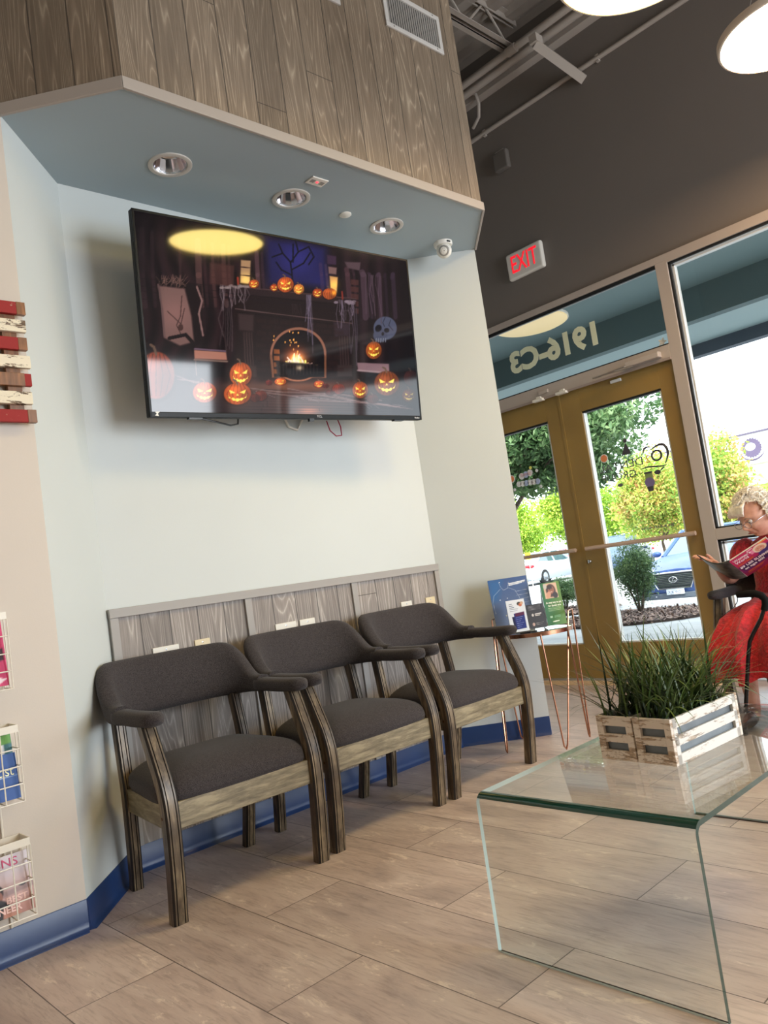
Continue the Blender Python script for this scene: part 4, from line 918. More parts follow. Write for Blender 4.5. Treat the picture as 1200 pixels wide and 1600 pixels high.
# brochure stands
M_ACR=glass_thin('acrylic',(.97,.98,.98),1.45,1.0); M_PRINT=attrmat('printed_card',.35)
toc=Vector((-3.3,-2.55,0)).normalized()
def stand(name,lab,x,y,yaw,w,h,lean,painter,base,nx,ny,holder=True,cat='brochure',z=TZ+.001,off=0):
    t=thing(name,lab,cat,(x,y,z),0); t.rotation_euler=(math.radians(-lean),0,yaw)
    art_plane('printed_front',frame((0,-.003+off,h/2+.004),(1,0,0),(0,0,1)),w,h,nx,ny,painter,M_PRINT,t,0,w*1000,0,h*1000,None,base)
    MB().box(-w/2,w/2,-.002+off,.0+off,.004,h+.004).build('card',mat('card_white',(226,228,230),.5),t)
    if holder:
        m=MB(); m.box(-w/2-.002,w/2+.002,.001,.004,0,h+.002); m.box(-w/2,w/2,-.02,.0,0,.002)
        m.build('acrylic_back',M_ACR,t)
        mm=MB(); mm.add([(-w/2,.004,h),(w/2,.004,h),(w/2,.10,.012+math.sin(math.radians(lean))*.1),(-w/2,.10,.012+math.sin(math.radians(lean))*.1)],[(0,1,2,3)]); mm.build('rear_brace',M_ACR,t)
    return t
def p_blue(A):
    A.put(np.clip((A.Y-0)/280,0,1)*.75,(118,126,150)); A.poly([(0,0),(80,0),(40,110),(0,120)],(34,98,160),.8,40)
    A.line([(60,20),(66,45),(78,62),(100,55),(108,40),(112,22)],1.4,(200,210,226)); A.line([(60,55),(20,85),(8,120),(12,180)],1.4,(190,200,220)); A.line([(105,52),(140,70),(156,110),(166,170),(172,215)],1.4,(190,200,220))
    A.poly([(112,30),(206,22),(206,28),(112,36)],(236,240,246),1,1.5); A.poly([(112,38),(186,32),(186,37),(112,43)],(236,240,246),1,1.5)
    for k in range(6): A.line([(140,78+k*22),(206,74+k*22)],1.6,(176,184,204))
    for p in ((64,18),(50,112),(90,108)): A.ell(*p,2.5,2.5,(230,234,242))
    A.poly([(130,240),(216,205),(216,280),(120,280)],(36,30,38),1,2)
def p_white(A):
    A.put(np.clip(A.Y/170,0,1)*.3,(196,212,232)); A.ell(66,22,11,9,(60,60,60),.3); A.ell(72,28,9,9,(196,110,80),.3); A.ell(80,20,8,8,(210,170,140),.3)
    for k,(w_,h_) in enumerate(((18,2.2),(22,2.8),(26,2.8),(44,1.4),(40,1.4))): A.poly([(12,20+k*9),(12+w_,19+k*9),(12+w_,19+h_+k*9),(12,20+h_+k*9)],(40,56,96),.9,1)
    A.poly([(30,70),(84,66),(84,150),(30,152)],(36,52,128),1,2); A.poly([(18,86),(30,86),(34,152),(22,152)],(24,30,72),1,2); A.poly([(36,70),(84,66),(84,82),(36,86)],(92,36,72),1,4)
    for k in range(6): A.line([(38,92+k*10),(74-(k%3)*8,90+k*10)],1.3,(176,190,232))
def p_black(A):
    for k in range(4): A.line([(10,10+k*6),(76,8+k*6)],1.1,(170,166,170))
    A.ell(28,56,6,8,(196,192,190),.3); A.poly([(40,50),(76,48),(76,53),(40,55)],(220,216,214),1,1.2); A.poly([(40,58),(68,57),(68,61),(40,62)],(200,196,194),1,1.2); A.ell(24,104,7,9,(190,160,150),.3); A.line([(36,100),(78,98)],1.2,(190,186,184)); A.line([(36,108),(70,106)],1.2,(190,186,184))
def p_green(A):
    A.put(np.clip(A.X/110,0,1),(92,132,14)); A.poly([(16,4),(88,4),(88,84),(16,84)],(214,178,150),1,1.5)
    A.ell(52,44,26,34,(66,36,30),.2); A.ell(54,40,17,22,(152,92,66),.2); A.ell(36,66,12,20,(206,150,122),.2,1,.4); A.ell(46,26,16,10,(48,26,24),.3); A.ell(60,36,3,2,(30,16,16)); A.ell(48,38,3,2,(30,16,16)); A.ell(54,52,6,2,(222,190,180)); A.ell(24,20,10,14,(190,186,178),.3); A.ell(72,70,14,16,(40,24,24),.3)
    for k in range(3): A.line([(18,136+k*7),(86,133+k*7)],1.3,(214,230,196))
    A.poly([(20,176),(34,176),(34,186),(20,186)],(176,214,190),1,2); A.line([(44,178),(76,176)],2,(150,206,176)); A.line([(44,184),(76,182)],2,(150,206,176)); A.poly([(30,204),(66,202),(66,207),(30,209)],(240,246,230),1,1.2)
yawc=-math.atan2(3.3,2.55)  # faces the camera
stb=stand('brochure_poster','blue torso poster brochure with black lower corner, standing on the side table',3.305,2.600,-.62,.216,.279,9,p_blue,(52,82,136),90,116)
text('poster_heading','Preventing your Dental',.011,mat('print_white',(240,242,246),.5),frame((.048,-.0045,.252),(1,0,0),(0,0,1)),stb,width=.088,ext=.0002)
stw=stand('brochure','white pamphlet with dark blue picture leaning in front of the blue poster',3.205,2.500,-.70,.096,.165,10,p_white,(226,232,242),50,84)
stk=stand('brochure','black pamphlet leaning against the lower right of the blue poster',3.325,2.475,-.62,.088,.125,10,p_black,(34,30,36),46,64)
stg=stand('brochure_stand','green leaflet stand with a photo of a smiling person, on the side table',3.420,2.420,-.62,.104,.225,8,p_green,(24,100,54),56,116)
text('leaflet_heading','An easy way to pay',.0135,mat('print_white2',(240,246,226),.5),frame((.002,-.0045,.122),(1,0,0),(0,0,1)),stg,width=.086,ext=.0002,bold=.0004)
text('leaflet_heading','for dental care',.0135,mat('print_white3',(240,246,226),.5),frame((.004,-.0045,.106),(1,0,0),(0,0,1)),stg,width=.070,ext=.0002,bold=.0004)
m=MB(); m.add([(-.052,.003,.22),(-.052,.003,.004),(-.052,.075,.004)],[(0,1,2)]); m.build('side_fold',mat('card_grey',(190,198,206),.5),stg)
# ------------------------------------------------------------------ slatted flag art on the left wall
t=thing('slat_wall_art','red and white striped reclaimed slat flag hung on the left wall','wall art',(.62,2.633,1.838))
M_SR=chipped('red_slat_paint',(150,30,28),(214,176,150),.34,38,(.5,1,1.2)); M_SW=chipped('cream_slat_paint',(232,222,198),(128,104,82),.44,30,(.4,1,1.5)); M_SB=leg_wood('bare_slat_wood',(104,68,40),(166,112,68))
for k in range(7):
    z=.200-k*.0615; x1=.328-.003*(k%3); m=MB(); m.box(-.34,x1,-.046,-.028,z-.022,z+.020); s=m.build('slat',M_SR if k%2==0 else M_SW,t,bevel=.002)
    if k%2==0 and k!=4: MB().box(x1-.028,x1+.0008,-.0468,-.0275,z-.0225,z+.0205).build('bare_end',M_SB,s,bevel=.001)
    if k==4: MB().box(x1-.13,x1-.022,-.0468,-.0275,z-.0225,z+.0205).build('bare_end',M_SB,s,bevel=.001)
for x in (-.28,.27): MB().box(x-.018,x+.028,-.028,-.004,-.18,.21).build('rear_rail',M_SB,t,bevel=.001)
# ------------------------------------------------------------------ magazine rack and magazines
M_WIRE=mat('cream_wire',(226,220,206),.35)
t=thing('magazine_rack','cream wire magazine rack with three baskets on the left wall','magazine rack',(.588,2.633,0))
xr=.186; xl=-.186
m=MB()
for x in (-.12,0,.138): m.tube([(x,-.006,.10),(x,-.006,1.12)],.0035,6)
m.build('upright_wires',M_WIRE,t)
def basket(zb,zt_):
    m=MB(); yf,yb=-.092,-.010
    m.box(xl,xr,yf-.002,yf+.001,zt_-.022,zt_); m.box(xl,xl+.003,yf,yb,zt_-.022,zt_); m.box(xr-.003,xr,yf,yb,zt_-.022,zt_); m.box(xl,xr,yb-.002,yb+.001,zt_-.018,zt_)
    b=m.build('basket_band',M_WIRE,t)
    m=MB(); k=4
    for i in range(k):
        z=zb+(zt_-.02-zb)*i/k; m.tube([(xl,yb,z),(xl,yf,z),(xr,yf,z),(xr,yb,z)],.0022,5)
    for x in np.linspace(xl,xr,8): m.tube([(x,yb,zb),(x,yf,zb),(x,yf,zt_-.02)],.0022,5)
    for y in (yf+.03,yb): 
        for x in (xl,xr): m.tube([(x,y,zb),(x,y,zt_-.01)],.0022,5)
    m.build('basket_wire',M_WIRE,t)
basket(.805,1.038); basket(.470,.697); basket(.141,.364)
M_MAG=attrmat('magazine_gloss',.5)
def magazine(lab,x,z,w,h,painter,base,nx,ny,dy,lean=6,tx=None,name='magazine'):
    g=thing(name,lab,'magazine',(x,2.633+dy,z)); g.rotation_euler=(math.radians(-lean),0,0)
    art_plane('cover',frame((0,-.0035,h/2),(1,0,0),(0,0,1)),w,h,nx,ny,painter,M_MAG,g,0,w*1000,0,h*1000,None,base)
    MB().box(-w/2,w/2,-.003,.003,0,h).build('pages',mat('page_edges',(226,224,218),.6),g); return g
def p_pink(A):
    A.put(np.clip((A.X-60)/120,0,1)*.4,(206,60,120)); A.poly([(150,100),(200,84),(200,122),(150,128)],(60,14,40),1,3); A.poly([(172,172),(200,180),(172,196)],(246,230,236),1,2); A.poly([(130,214),(196,214),(196,240),(130,240)],(248,210,206),1,2); A.poly([(130,246),(198,246),(198,266),(130,266)],(248,214,210),1,2)
def p_green2(A):
    A.poly([(0,0),(210,0),(210,28),(0,40)],(96,156,60),1,3); A.poly([(40,34),(186,30),(186,84),(40,92)],(226,226,236),1,2)
    for k in range(22): A.line([(96+k*4,38),(96+k*4,78)],1.0+(k%3),(80,60,100))
    A.poly([(0,96),(210,84),(210,280),(0,280)],(34,64,140),1,3); A.ell(176,110,18,8,(150,60,60)); A.ell(60,120,24,14,(190,70,70))
def p_dent(A):
    A.put(np.clip(A.Y/260,0,1)*.3,(40,80,150)); A.ell(110,236,110,34,(220,206,150),.1); A.ell(100,224,80,22,(236,226,180),.2); A.ell(60,268,100,18,(120,40,40),.2); A.line([(0,70),(210,66)],2,(200,214,236)); A.ell(150,176,10,10,(160,190,230),.2)
def p_signs(A):
    A.put(np.clip((A.Y-30)/120,0,1),(196,146,136)); A.put(np.clip((A.Y-130)/90,0,1),(146,96,82)); A.poly([(0,110),(210,88),(210,104),(0,126)],(150,128,130),.7,6)
    A.ell(96,96,20,22,(36,26,28),.2); A.ell(100,108,13,16,(150,98,80),.2); A.ell(96,152,34,36,(30,24,28),.15); A.poly([(110,140),(160,164),(150,184),(106,170)],(186,130,110),1,4); A.ell(140,200,34,22,(90,100,140),.2,1,-.4); A.ell(110,212,30,20,(56,34,38),.2); A.ell(186,196,18,22,(84,96,140),.2); A.ell(170,92,10,4,(90,90,100),.3); A.poly([(0,226),(210,206),(210,280),(0,280)],(96,56,56),.8,8)
magazine('pink magazine in the top basket of the wire rack',.672,.815,.205,.200,p_pink,(206,34,96),50,50,-.055,8)
mg=magazine('green and blue magazine with a barcode behind the dentist booklet',.668,.478,.21,.190,p_green2,(50,110,120),60,60,-.040,8)
md=magazine('blue dentist booklet at the front of the middle basket',.672,.478,.20,.135,p_dent,(34,84,160),60,50,-.062,8)
text('cover_title','Dentist',.042,mat('title_cream',(236,236,190),.4),frame((.035,-.0045,.083),(1,0,0),(0,0,1)),md,width=.105,ext=.0003)
mb_=magazine('black book standing behind the green magazine in the middle basket',.655,.478,.18,.205,lambda A:None,(18,16,22),4,4,-.030,6)
ms=magazine('sunset covered magazine about designs in the bottom basket',.684,.150,.20,.170,p_signs,(216,208,216),80,80,-.058,8)
text('cover_title','DESIGNS',.034,mat('title_magenta',(196,30,96),.4),frame((-.010,-.0045,.148),(1,0,0),(0,0,1)),ms,width=.150,ext=.0003)
text('cover_line','BEST',.024,mat('title_pinkish',(236,196,186),.4),frame((.050,-.0045,.044),(1,0,0),(0,0,1)),ms,width=.060,ext=.0003,bold=.0008)
text('cover_line','PIONEER',.026,mat('title_pinkish2',(236,196,186),.4),frame((.005,-.0045,.020),(1,0,0),(0,0,1)),ms,width=.110,ext=.0003,bold=.0008)
# ------------------------------------------------------------------ the seated woman
M_SKIN=NT('skin'); _c=M_SKIN.objco(); M_SKIN.l(M_SKIN.ramp(M_SKIN.noise(_c,22,3),[(.3,(186,132,112)),(.7,(212,164,142))]),M_SKIN.b.inputs['Base Color']); M_SKIN.b.inputs['Roughness'].default_value=.5; M_SKIN.b.inputs['Subsurface Weight'].default_value=.08; M_SKIN.b.inputs['Subsurface Radius'].default_value=(.01,.004,.002); M_SKIN=M_SKIN.m
BX,BY=4.30,1.55
per=thing('person','seated woman in a red dress with white curly hair and glasses, reading a magazine','person',(BX,BY,0))
def skin(verts, edges, radii, root=0, sub=2):
    me=bpy.data.meshes.new('s'); me.from_pydata(verts,edges,[]); o=bpy.data.objects.new('s',me); COL.objects.link(o)
    m=o.modifiers.new('skin','SKIN'); m.use_smooth_shade=True; m.branch_smoothing=.6
    sv=me.skin_vertices[0].data
    for i,r in enumerate(radii): sv[i].radius=(r,r) if not isinstance(r,tuple) else r; sv[i].use_root=(i==root)
    s=o.modifiers.new('sub','SUBSURF'); s.levels=sub; s.render_levels=sub
    eval_mesh(o); me=o.data; V=[v.co.copy() for v in me.vertices]; F=[tuple(p.vertices) for p in me.polygons]; bpy.data.objects.remove(o); return V,F
SK=[((4.30,1.55,.53),.13),((4.33,1.56,.67),.125),((4.34,1.575,.78),.115),((4.32,1.585,.86),.075),((4.295,1.605,.905),.047),((4.265,1.622,.955),.044),((4.245,1.632,.99),.046),
 ((4.335,1.70,.85),.052),((4.315,1.755,.815),.048),((4.255,1.815,.72),.040),((4.215,1.838,.682),.037),((4.165,1.840,.730),.033),((4.120,1.838,.765),.024),
 ((4.335,1.45,.845),.052),((4.315,1.39,.81),.048),((4.25,1.325,.72),.040),((4.21,1.305,.685),.037),((4.13,1.335,.745),.033),((4.075,1.358,.80),.024),
 ((4.24,1.64,.515),.080),((4.05,1.65,.510),.066),((3.895,1.665,.485),.055),((3.875,1.675,.43),.053),((3.885,1.690,.28),.052),((3.895,1.688,.11),.034),((3.885,1.688,.055),.036),((3.80,1.690,.035),.036),((3.735,1.692,.028),.026),
 ((4.24,1.46,.515),.080),((4.05,1.455,.510),.066),((3.895,1.445,.485),.055),((3.875,1.44,.43),.053),((3.885,1.432,.28),.052),((3.895,1.434,.11),.034),((3.885,1.434,.055),.036),((3.80,1.434,.035),.036),((3.735,1.434,.028),.026)]
ED=[(0,1),(1,2),(2,3),(3,4),(4,5),(5,6),(3,7),(7,8),(8,9),(9,10),(10,11),(11,12),(3,13),(13,14),(14,15),(15,16),(16,17),(17,18),(0,19),(19,20),(20,21),(21,22),(22,23),(23,24),(24,25),(25,26),(26,27),(0,28),(28,29),(29,30),(30,31),(31,32),(32,33),(33,34),(34,35),(35,36)]
body=MB(); V,F=skin([p for p,r in SK],ED,[r for p,r in SK]); body.add(V,F)
# hands: palm plus five fingers each
def hand(wr,pc,fdir,nrm,side,curl=1.0,L=.078):
    wr=Vector(wr); pc=Vector(pc); f=Vector(fdir).normalized(); n=Vector(nrm).normalized(); s=n.cross(f)*side
    V,F=skin([wr,wr.lerp(pc,.5),pc,pc+f*.030],[(0,1),(1,2),(2,3)],[(.024,.018),(.032,.016),(.038,.015),(.036,.012)],0,2); body.add(V,F)
    for k,(o,l) in enumerate(((-.030,.86),(-.010,1.0),(.010,.94),(.029,.74))):
        b=pc+f*.018+s*o; p=[b]; d=f.copy(); q=b+f*.02; p.append(q)
        for j,fr in enumerate((.42,.32,.26)):
            d=(d-n*.30*curl*(j+.5)).normalized(); q=q+d*(L*l*fr); p.append(q)
        V,F=skin(p,[(i,i+1) for i in range(4)],[.0095,.0092,.0086,.0080,.0066],0,2); body.add(V,F)
    b=pc-f*.022-s*.020; p=[b,b-s*.020+n*.008+f*.012,b-s*.030+n*.018+f*.034,b-s*.026+n*.020+f*.058]
    V,F=skin(p,[(0,1),(1,2),(2,3)],[.013,.0115,.0098,.0075],0,2); body.add(V,F)
hand((4.120,1.838,.765),(4.078,1.846,.797),(-.55,.38,.42),(.25,-.60,.75),1,.55)
hand((4.075,1.358,.80),(4.035,1.385,.845),(-.4,.4,.75),(.75,-.2,.45),-1,.7)
# head: sculpted ellipsoid
hc=Vector((4.222,1.640,1.012)); fd=Vector((-.86,.40,-.42)).normalized()
sx=fd.cross(Vector((0,0,1))).normalized(); uz=sx.cross(fd).normalized()
# local: x right (her right = -sx?), y = -forward, z up
HM=Matrix.Identity(4)
for i in range(3): HM[i][0],HM[i][1],HM[i][2],HM[i][3]=(-sx)[i],(-fd)[i],uz[i],hc[i]
HM=HM@Matrix.Scale(.97,4)
bm=bmesh.new(); bmesh.ops.create_icosphere(bm,subdivisions=5,radius=1)
G=lambda x,z,cx,cz,sx_,sz_: math.exp(-((x-cx)/sx_)**2-((z-cz)/sz_)**2)
for v in bm.verts:
    x,y,z=v.co; fr=max(0,-y)
    X=x*.076; Y=y*.096; Z=z*.118
    if Z<0: k=1-.30*(min(1,-Z/.118))**1.6; X*=k; Y*= (1-.10*(-Z/.118))
    if y<0:
        ff=smooth(0,.6,fr)
        d=0
        d+= .026*G(X,Z,0,-.024,.0105,.017)+.014*G(X,Z,0,-.002,.008,.022)       # nose
        d+= .006*G(X,Z,.013,-.033,.008,.008)+.006*G(X,Z,-.013,-.033,.008,.008)   # alae
        d-= .013*G(X,Z,.031,.006,.017,.012)+.013*G(X,Z,-.031,.006,.017,.012)     # sockets
        d+= .006*G(X,Z,.030,.026,.024,.009)+.006*G(X,Z,-.030,.026,.024,.009)     # brow
        d+= .006*G(X,Z,.040,-.030,.018,.020)+.006*G(X,Z,-.040,-.030,.018,.020)   # cheeks
        d+= .008*G(X,Z,0,-.056,.020,.006)-.006*G(X,Z,0,-.0615,.022,.0022)+.008*G(X,Z,0,-.068,.017,.006) # lips
        d-= .005*G(X,Z,0,-.080,.018,.006); d+=.010*G(X,Z,0,-.098,.020,.014)      # chin
        d-= .005*G(X,Z,.024,-.052,.005,.018)+.005*G(X,Z,-.024,-.052,.005,.018)   # laugh lines
        Y-=d*ff
    v.co=HM@Vector((X,Y,Z))
bm.verts.ensure_lookup_table(); body.add([v.co.copy() for v in bm.verts],[tuple(v.index for v in f.verts) for f in bm.faces]); bm.free()
for s in (-1,1): body.sphere((0,0,0),(.007,.017,.028),14,10,0,HM@Matrix.Translation((s*.076,.010,-.008))@Matrix.Rotation(s*.35,4,'Z'))
ob=body.build('body',M_SKIN,None,smooth=True)
r=ob.modifiers.new('r','REMESH'); r.mode='VOXEL'; r.voxel_size=.0042; r.use_smooth_shade=True
s=ob.modifiers.new('s','SMOOTH'); s.factor=.5; s.iterations=3; eval_mesh(ob)
ob.data.transform(Matrix.Translation((-BX,-BY,0))); ob.parent=per
ob.data.materials.clear(); ob.data.materials.append(M_SKIN)
TP=Matrix.Translation((-BX,-BY,0))
def pb(mb,name,m,smooth_=True,par=per,label=None,**k):
    o=mb.build(name,m,None,smooth=smooth_,**k); o.data.transform(TP); o.parent=par
    if label: o['label']=label
    return o
# face details
_ew=mat('eye_white',(206,198,192),.2); _ir=mat('iris',(48,40,36),.15)
for s in (-1,1):
    e_=pb(MB().sphere((0,0,0),.0115,14,10,0,HM@Matrix.Translation((s*.031,-.0785,.006))),'eye',_ew)
    pb(MB().sphere((0,0,0),.0055,10,8,0,HM@Matrix.Translation((s*.031,-.0865,.001))),'iris',_ir,True,e_)
m=MB()
for s in (-1,1): m.tube([HM@Vector((s*.014,-.094,.024)),HM@Vector((s*.030,-.093,.030)),HM@Vector((s*.048,-.080,.024))],[.002,.003,.0015],6)
pb(m,'eyebrows',mat('eyebrow_grey',(150,128,112),.8))
m=MB(); m.tube([HM@Vector((-.021,-.086,-.062)),HM@Vector((-.008,-.0925,-.0605)),HM@Vector((.008,-.0925,-.0605)),HM@Vector((.021,-.086,-.062))],[.0015,.0035,.0035,.0015],8); pb(m,'lips',mat('lips',(160,86,80),.4))
# glasses
g=MB()
for s in (-1,1):
    pts=[HM@Vector((s*.034+.025*math.cos(a),-.108,-.004+.018*math.sin(a))) for a in [2*PI*k/24 for k in range(24)]]; g.tube(pts,.0014,6,closed=True)
    g.tube([HM@Vector((s*.059,-.107,.002)),HM@Vector((s*.076,-.09,.004)),HM@Vector((s*.083,-.02,.004)),HM@Vector((s*.080,.02,-.002))],.0015,6)
g.tube([HM@Vector((-.010,-.108,.0)),HM@Vector((0,-.112,.004)),HM@Vector((.010,-.108,.0))],.0014,6)
gl=pb(g,'eyeglasses',mat('silver_frames',(150,146,152),.2,.9))
m=MB()
for s in (-1,1): m.add([HM@Vector((s*.034+.024*math.cos(a),-.108,-.004+.017*math.sin(a))) for a in [2*PI*k/24 for k in range(24)]],[tuple(range(24))])
pb(m,'lenses',glass_thin('lens_glass',(.97,.98,.98),1.4,1),False,gl,fix=False)
# hair: cap plus many soft curls
HR=NT('white_hair'); f=HR.noise(HR.objco(),60,3); HR.l(HR.ramp(f,[(.3,(214,206,192)),(.7,(250,247,240))]),HR.b.inputs['Base Color']); HR.b.inputs['Roughness'].default_value=.65
rnd=random.Random(5); h=MB()
def hairgrid(u,v):
    a=2*PI*u; e=-.35+v*(PI/2+.35)
    front=math.cos(a-PI*1.5); 
    r=1.02+.045*math.sin(9*a+5*v)+.04*math.sin(23*v+7*a)+.02*math.sin(31*a)
    x=math.cos(e)*math.cos(a); y=math.cos(e)*math.sin(a); z=math.sin(e)
    if y<-.1 and z<.80: k=smooth(.80,.5,z); y=y*(1-k*.80*smooth(-.1,-.6,y)); 
    return HM@Vector((x*.088*r, y*.098*r+.014, z*.124*r+.014))
h.grid(hairgrid,60,30)
for i in range(210):
    a=rnd.uniform(0,2*PI); e=math.asin(rnd.uniform(-.40,1)); x=math.cos(e)*math.cos(a); y=math.cos(e)*math.sin(a); z=math.sin(e)
    if y<-.18 and z<.66: continue
    n=Vector((x,y,z)); c=Vector((x*.083,y*.098+.008,z*.122+.012)); t1=n.cross(Vector((rnd.gauss(0,1),rnd.gauss(0,1),rnd.gauss(0,1)))).normalized(); t2=n.cross(t1)
    R=rnd.uniform(.012,.023)*(1 if y>-.2 else .7); ph=rnd.uniform(0,6); pts=[]
    for k in range(9):
        q=ph+k*.62; pts.append(HM@(c+t1*R*math.cos(q)*(1-k*.03)+t2*(k*.0035)+n*(.004+R*.75*(1+math.sin(q))*.8)))
    h.tube(pts,[.0015+.0032*math.sin(PI*min(1,(k+.6)/9)) for k in range(9)],5)
for i in range(1300):
    a=rnd.uniform(0,2*PI); e=math.asin(rnd.uniform(-.3,1)); x=math.cos(e)*math.cos(a); y=math.cos(e)*math.sin(a); z=math.sin(e)
    if y<-.18 and z<.66: continue
    n=Vector((x,y,z)); c=Vector((x*.088,y*.104+.008,z*.126+.012)); t=n.cross(Vector((rnd.gauss(0,1),rnd.gauss(0,1),rnd.gauss(0,1)))).normalized()
    h.tube([HM@c,HM@(c+n*.014+t*.006),HM@(c+n*.024+t*.018),HM@(c+n*.022+t*.032)],[.0013,.0011,.0009,.0005],4)
# swept wave over the forehead
for k in range(16):
    x0=-.050+.0065*k; h.tube([HM@Vector((x0*.6,-.045,.112)),HM@Vector((x0*.9-.005,-.088,.094)),HM@Vector((x0*1.05-.014,-.104,.066)),HM@Vector((x0*1.1-.030,-.094,.044))],[.005,.0075,.006,.002],6)
pb(h,'hair',HR.m)
# dress
DR=NT('red_dress_cloth'); f=DR.noise(DR.objco(),70,3,.6); g2=DR.noise(DR.objco(),9,2)
DR.l(DR.ramp(DR.math('ADD',DR.math('MULTIPLY',f,.6),DR.math('MULTIPLY',g2,.4)),[(.38,(138,8,22)),(.62,(204,24,40))]),DR.b.inputs['Base Color']); DR.b.inputs['Roughness'].default_value=.75; DR.bump(f,.9,.008); DR.b.inputs['Sheen Weight'].default_value=.2; M_RED=DR.m
d=MB()
rs=[]
for (c,rx,ry,tilt) in (((4.30,1.55,.47),.16,.20,0),((4.31,1.55,.56),.165,.205,0),((4.33,1.556,.64),.15,.185,0),((4.335,1.562,.70),.148,.180,0),((4.335,1.572,.77),.145,.180,0),((4.335,1.578,.83),.118,.172,0),((4.33,1.585,.865),.090,.145,0),((4.315,1.592,.890),.068,.100,0),((4.302,1.598,.902),.058,.068,0)):
    rs.append([(c[0]+rx*math.cos(a)*(1+.02*math.sin(7*a)),c[1]+ry*math.sin(a),c[2]) for a in [2*PI*k/40 for k in range(40)]])
d.rings(rs,cap=False)
pb(d,'dress_bodice',M_RED,label='red bodice')
d=MB()
path=[(4.36,.50,.10,.16),(4.24,.515,.105,.18),(4.10,.515,.095,.195),(3.98,.505,.082,.205),(3.89,.475,.080,.228),(3.845,.425,.082,.250),(3.825,.36,.092,.272),(3.825,.30,.100,.288),(3.83,.245,.108,.300)]
rs=[];N=84
for i,(x,z,rn,rw) in enumerate(path):
    a0=path[max(i-1,0)]; a1=path[min(i+1,len(path)-1)]; t=Vector((a1[0]-a0[0],0,a1[1]-a0[1])).normalized(); nn=Vector((-t.z,0,t.x)) # normal in xz-plane
    amp=.006+.024*smooth(1,8,i); R=[]
    for k in range(N):
        a=2*PI*k/N; w=rw*math.cos(a); q=rn*math.sin(a)*(1-.25*math.exp(-(w/.05)**2)*smooth(2,5,i))
        fo=amp*math.sin(11*a+.5*i)+amp*.6*math.sin(19*a+1.3)
        R.append((x+nn.x*(q+fo*math.sin(a)), 1.56+w+fo*math.cos(a), z+nn.z*(q+fo*math.sin(a))+(.012*math.sin(11*a) if i==len(path)-1 else 0)))
    rs.append(R)
d.rings(rs,cap=False); sk=pb(d,'dress_skirt',M_RED,label='red lace skirt'); 
for s,(c) in ((1,(4.325,1.748,.812)),(-1,(4.325,1.392,.808))):
    d=MB()
    def slv(u,v):
        a=2*PI*u; e=-PI/2*.62+v*(PI/2*1.55); r=1+.045*math.sin(13*a)*(1-v)+.02*math.sin(21*a+2)
        return (c[0]+.074*math.cos(e)*math.cos(a)*r-.020*(1-v), c[1]+s*(.012+.030*(1-v))+.070*math.cos(e)*math.sin(a)*r, c[2]+.088*math.sin(e))
    d.grid(slv,44,16); pb(d,'dress_sleeve',M_RED,label='puffed red sleeve')
m=MB()
for s,y in ((1,1.69),(-1,1.434)): m.sphere((3.80,y,.040),(.095,.042,.038),20,12)
pb(m,'shoes',mat('black_shoe',(26,24,26),.4))
# ------------------------------------------------------------------ magazine she holds
A_=Vector((3.90,1.681,.803)); Wd=Vector((.08,-.265,.14)).normalized(); Hd=Vector((.22,.026,-.092)).normalized()
Nrm=Wd.cross(-Hd).normalized(); WM,HMg=.205,.262
mz=thing('magazine','open glossy magazine held up by the woman in red, pink and navy cover','magazine',tuple(A_))
def p_ww(A):
    A.put(np.clip((A.Y-60)/140,0,1)*.8,(120,40,104)); A.poly([(120,70),(300,20),(300,190),(150,150)],(54,40,112),.9,18); A.poly([(0,130),(300,96),(300,190),(20,196)],(26,30,78),.75,16); A.put(np.clip((A.Y-205)/30,0,1)*.8,(160,36,70))
    A.ell(150,52,36,44,(232,220,190),.12); A.ell(150,58,24,31,(216,160,130),.12); A.ell(141,52,3.5,2.5,(70,50,50)); A.ell(159,52,3.5,2.5,(70,50,50)); A.ell(150,72,10,4,(240,230,226)); A.ell(150,76,9,2.5,(170,60,60)); A.ell(158,112,34,24,(60,60,128),.15)
    A.poly([(92,8),(124,4),(124,16),(92,22)],(240,190,200),1,2); A.poly([(100,30),(118,28),(118,70),(100,74)],(236,150,176),1,3); A.poly([(160,2),(205,-2),(205,12),(160,14)],(236,150,60),1,2)
    A.poly([(6,96),(96,86),(96,100),(6,110)],(196,60,50),.9,3); A.poly([(20,216),(120,206),(120,214),(20,226)],(206,96,60),.9,3); A.poly([(20,232),(100,224),(100,230),(20,240)],(206,96,60),.9,3)
o=art_plane('front_cover',frame(Wd*(WM/2)+Hd*(HMg/2)+Nrm*.0006,Wd,-Hd),WM,HMg,90,110,p_ww,M_MAG,mz,0,205,0,262,None,(196,50,96))
WT=mat('cover_white',(246,240,238),.4); OR=mat('cover_orange',(226,120,60),.4)
def ctext(s,u,v,size,w,m_,b=0): text('cover_title',s,size,m_,frame(Wd*u+Hd*v+Nrm*.0016,Wd,-Hd),mz,ext=.0002,width=w,bold=b)
ctext("Woman's",.055,.034,.036,.095,WT,.0008); ctext("World",.045,.066,.036,.072,WT,.0008); ctext('BELLY RESET',.055,.102,.018,.085,OR,.0004)
ctext('89 LBS SLIMMER',.098,.138,.034,.178,WT,.0012); ctext('at age 60!',.078,.172,.032,.110,WT,.0012); ctext('MELT AWAY FAT',.070,.218,.014,.085,OR,.0003)
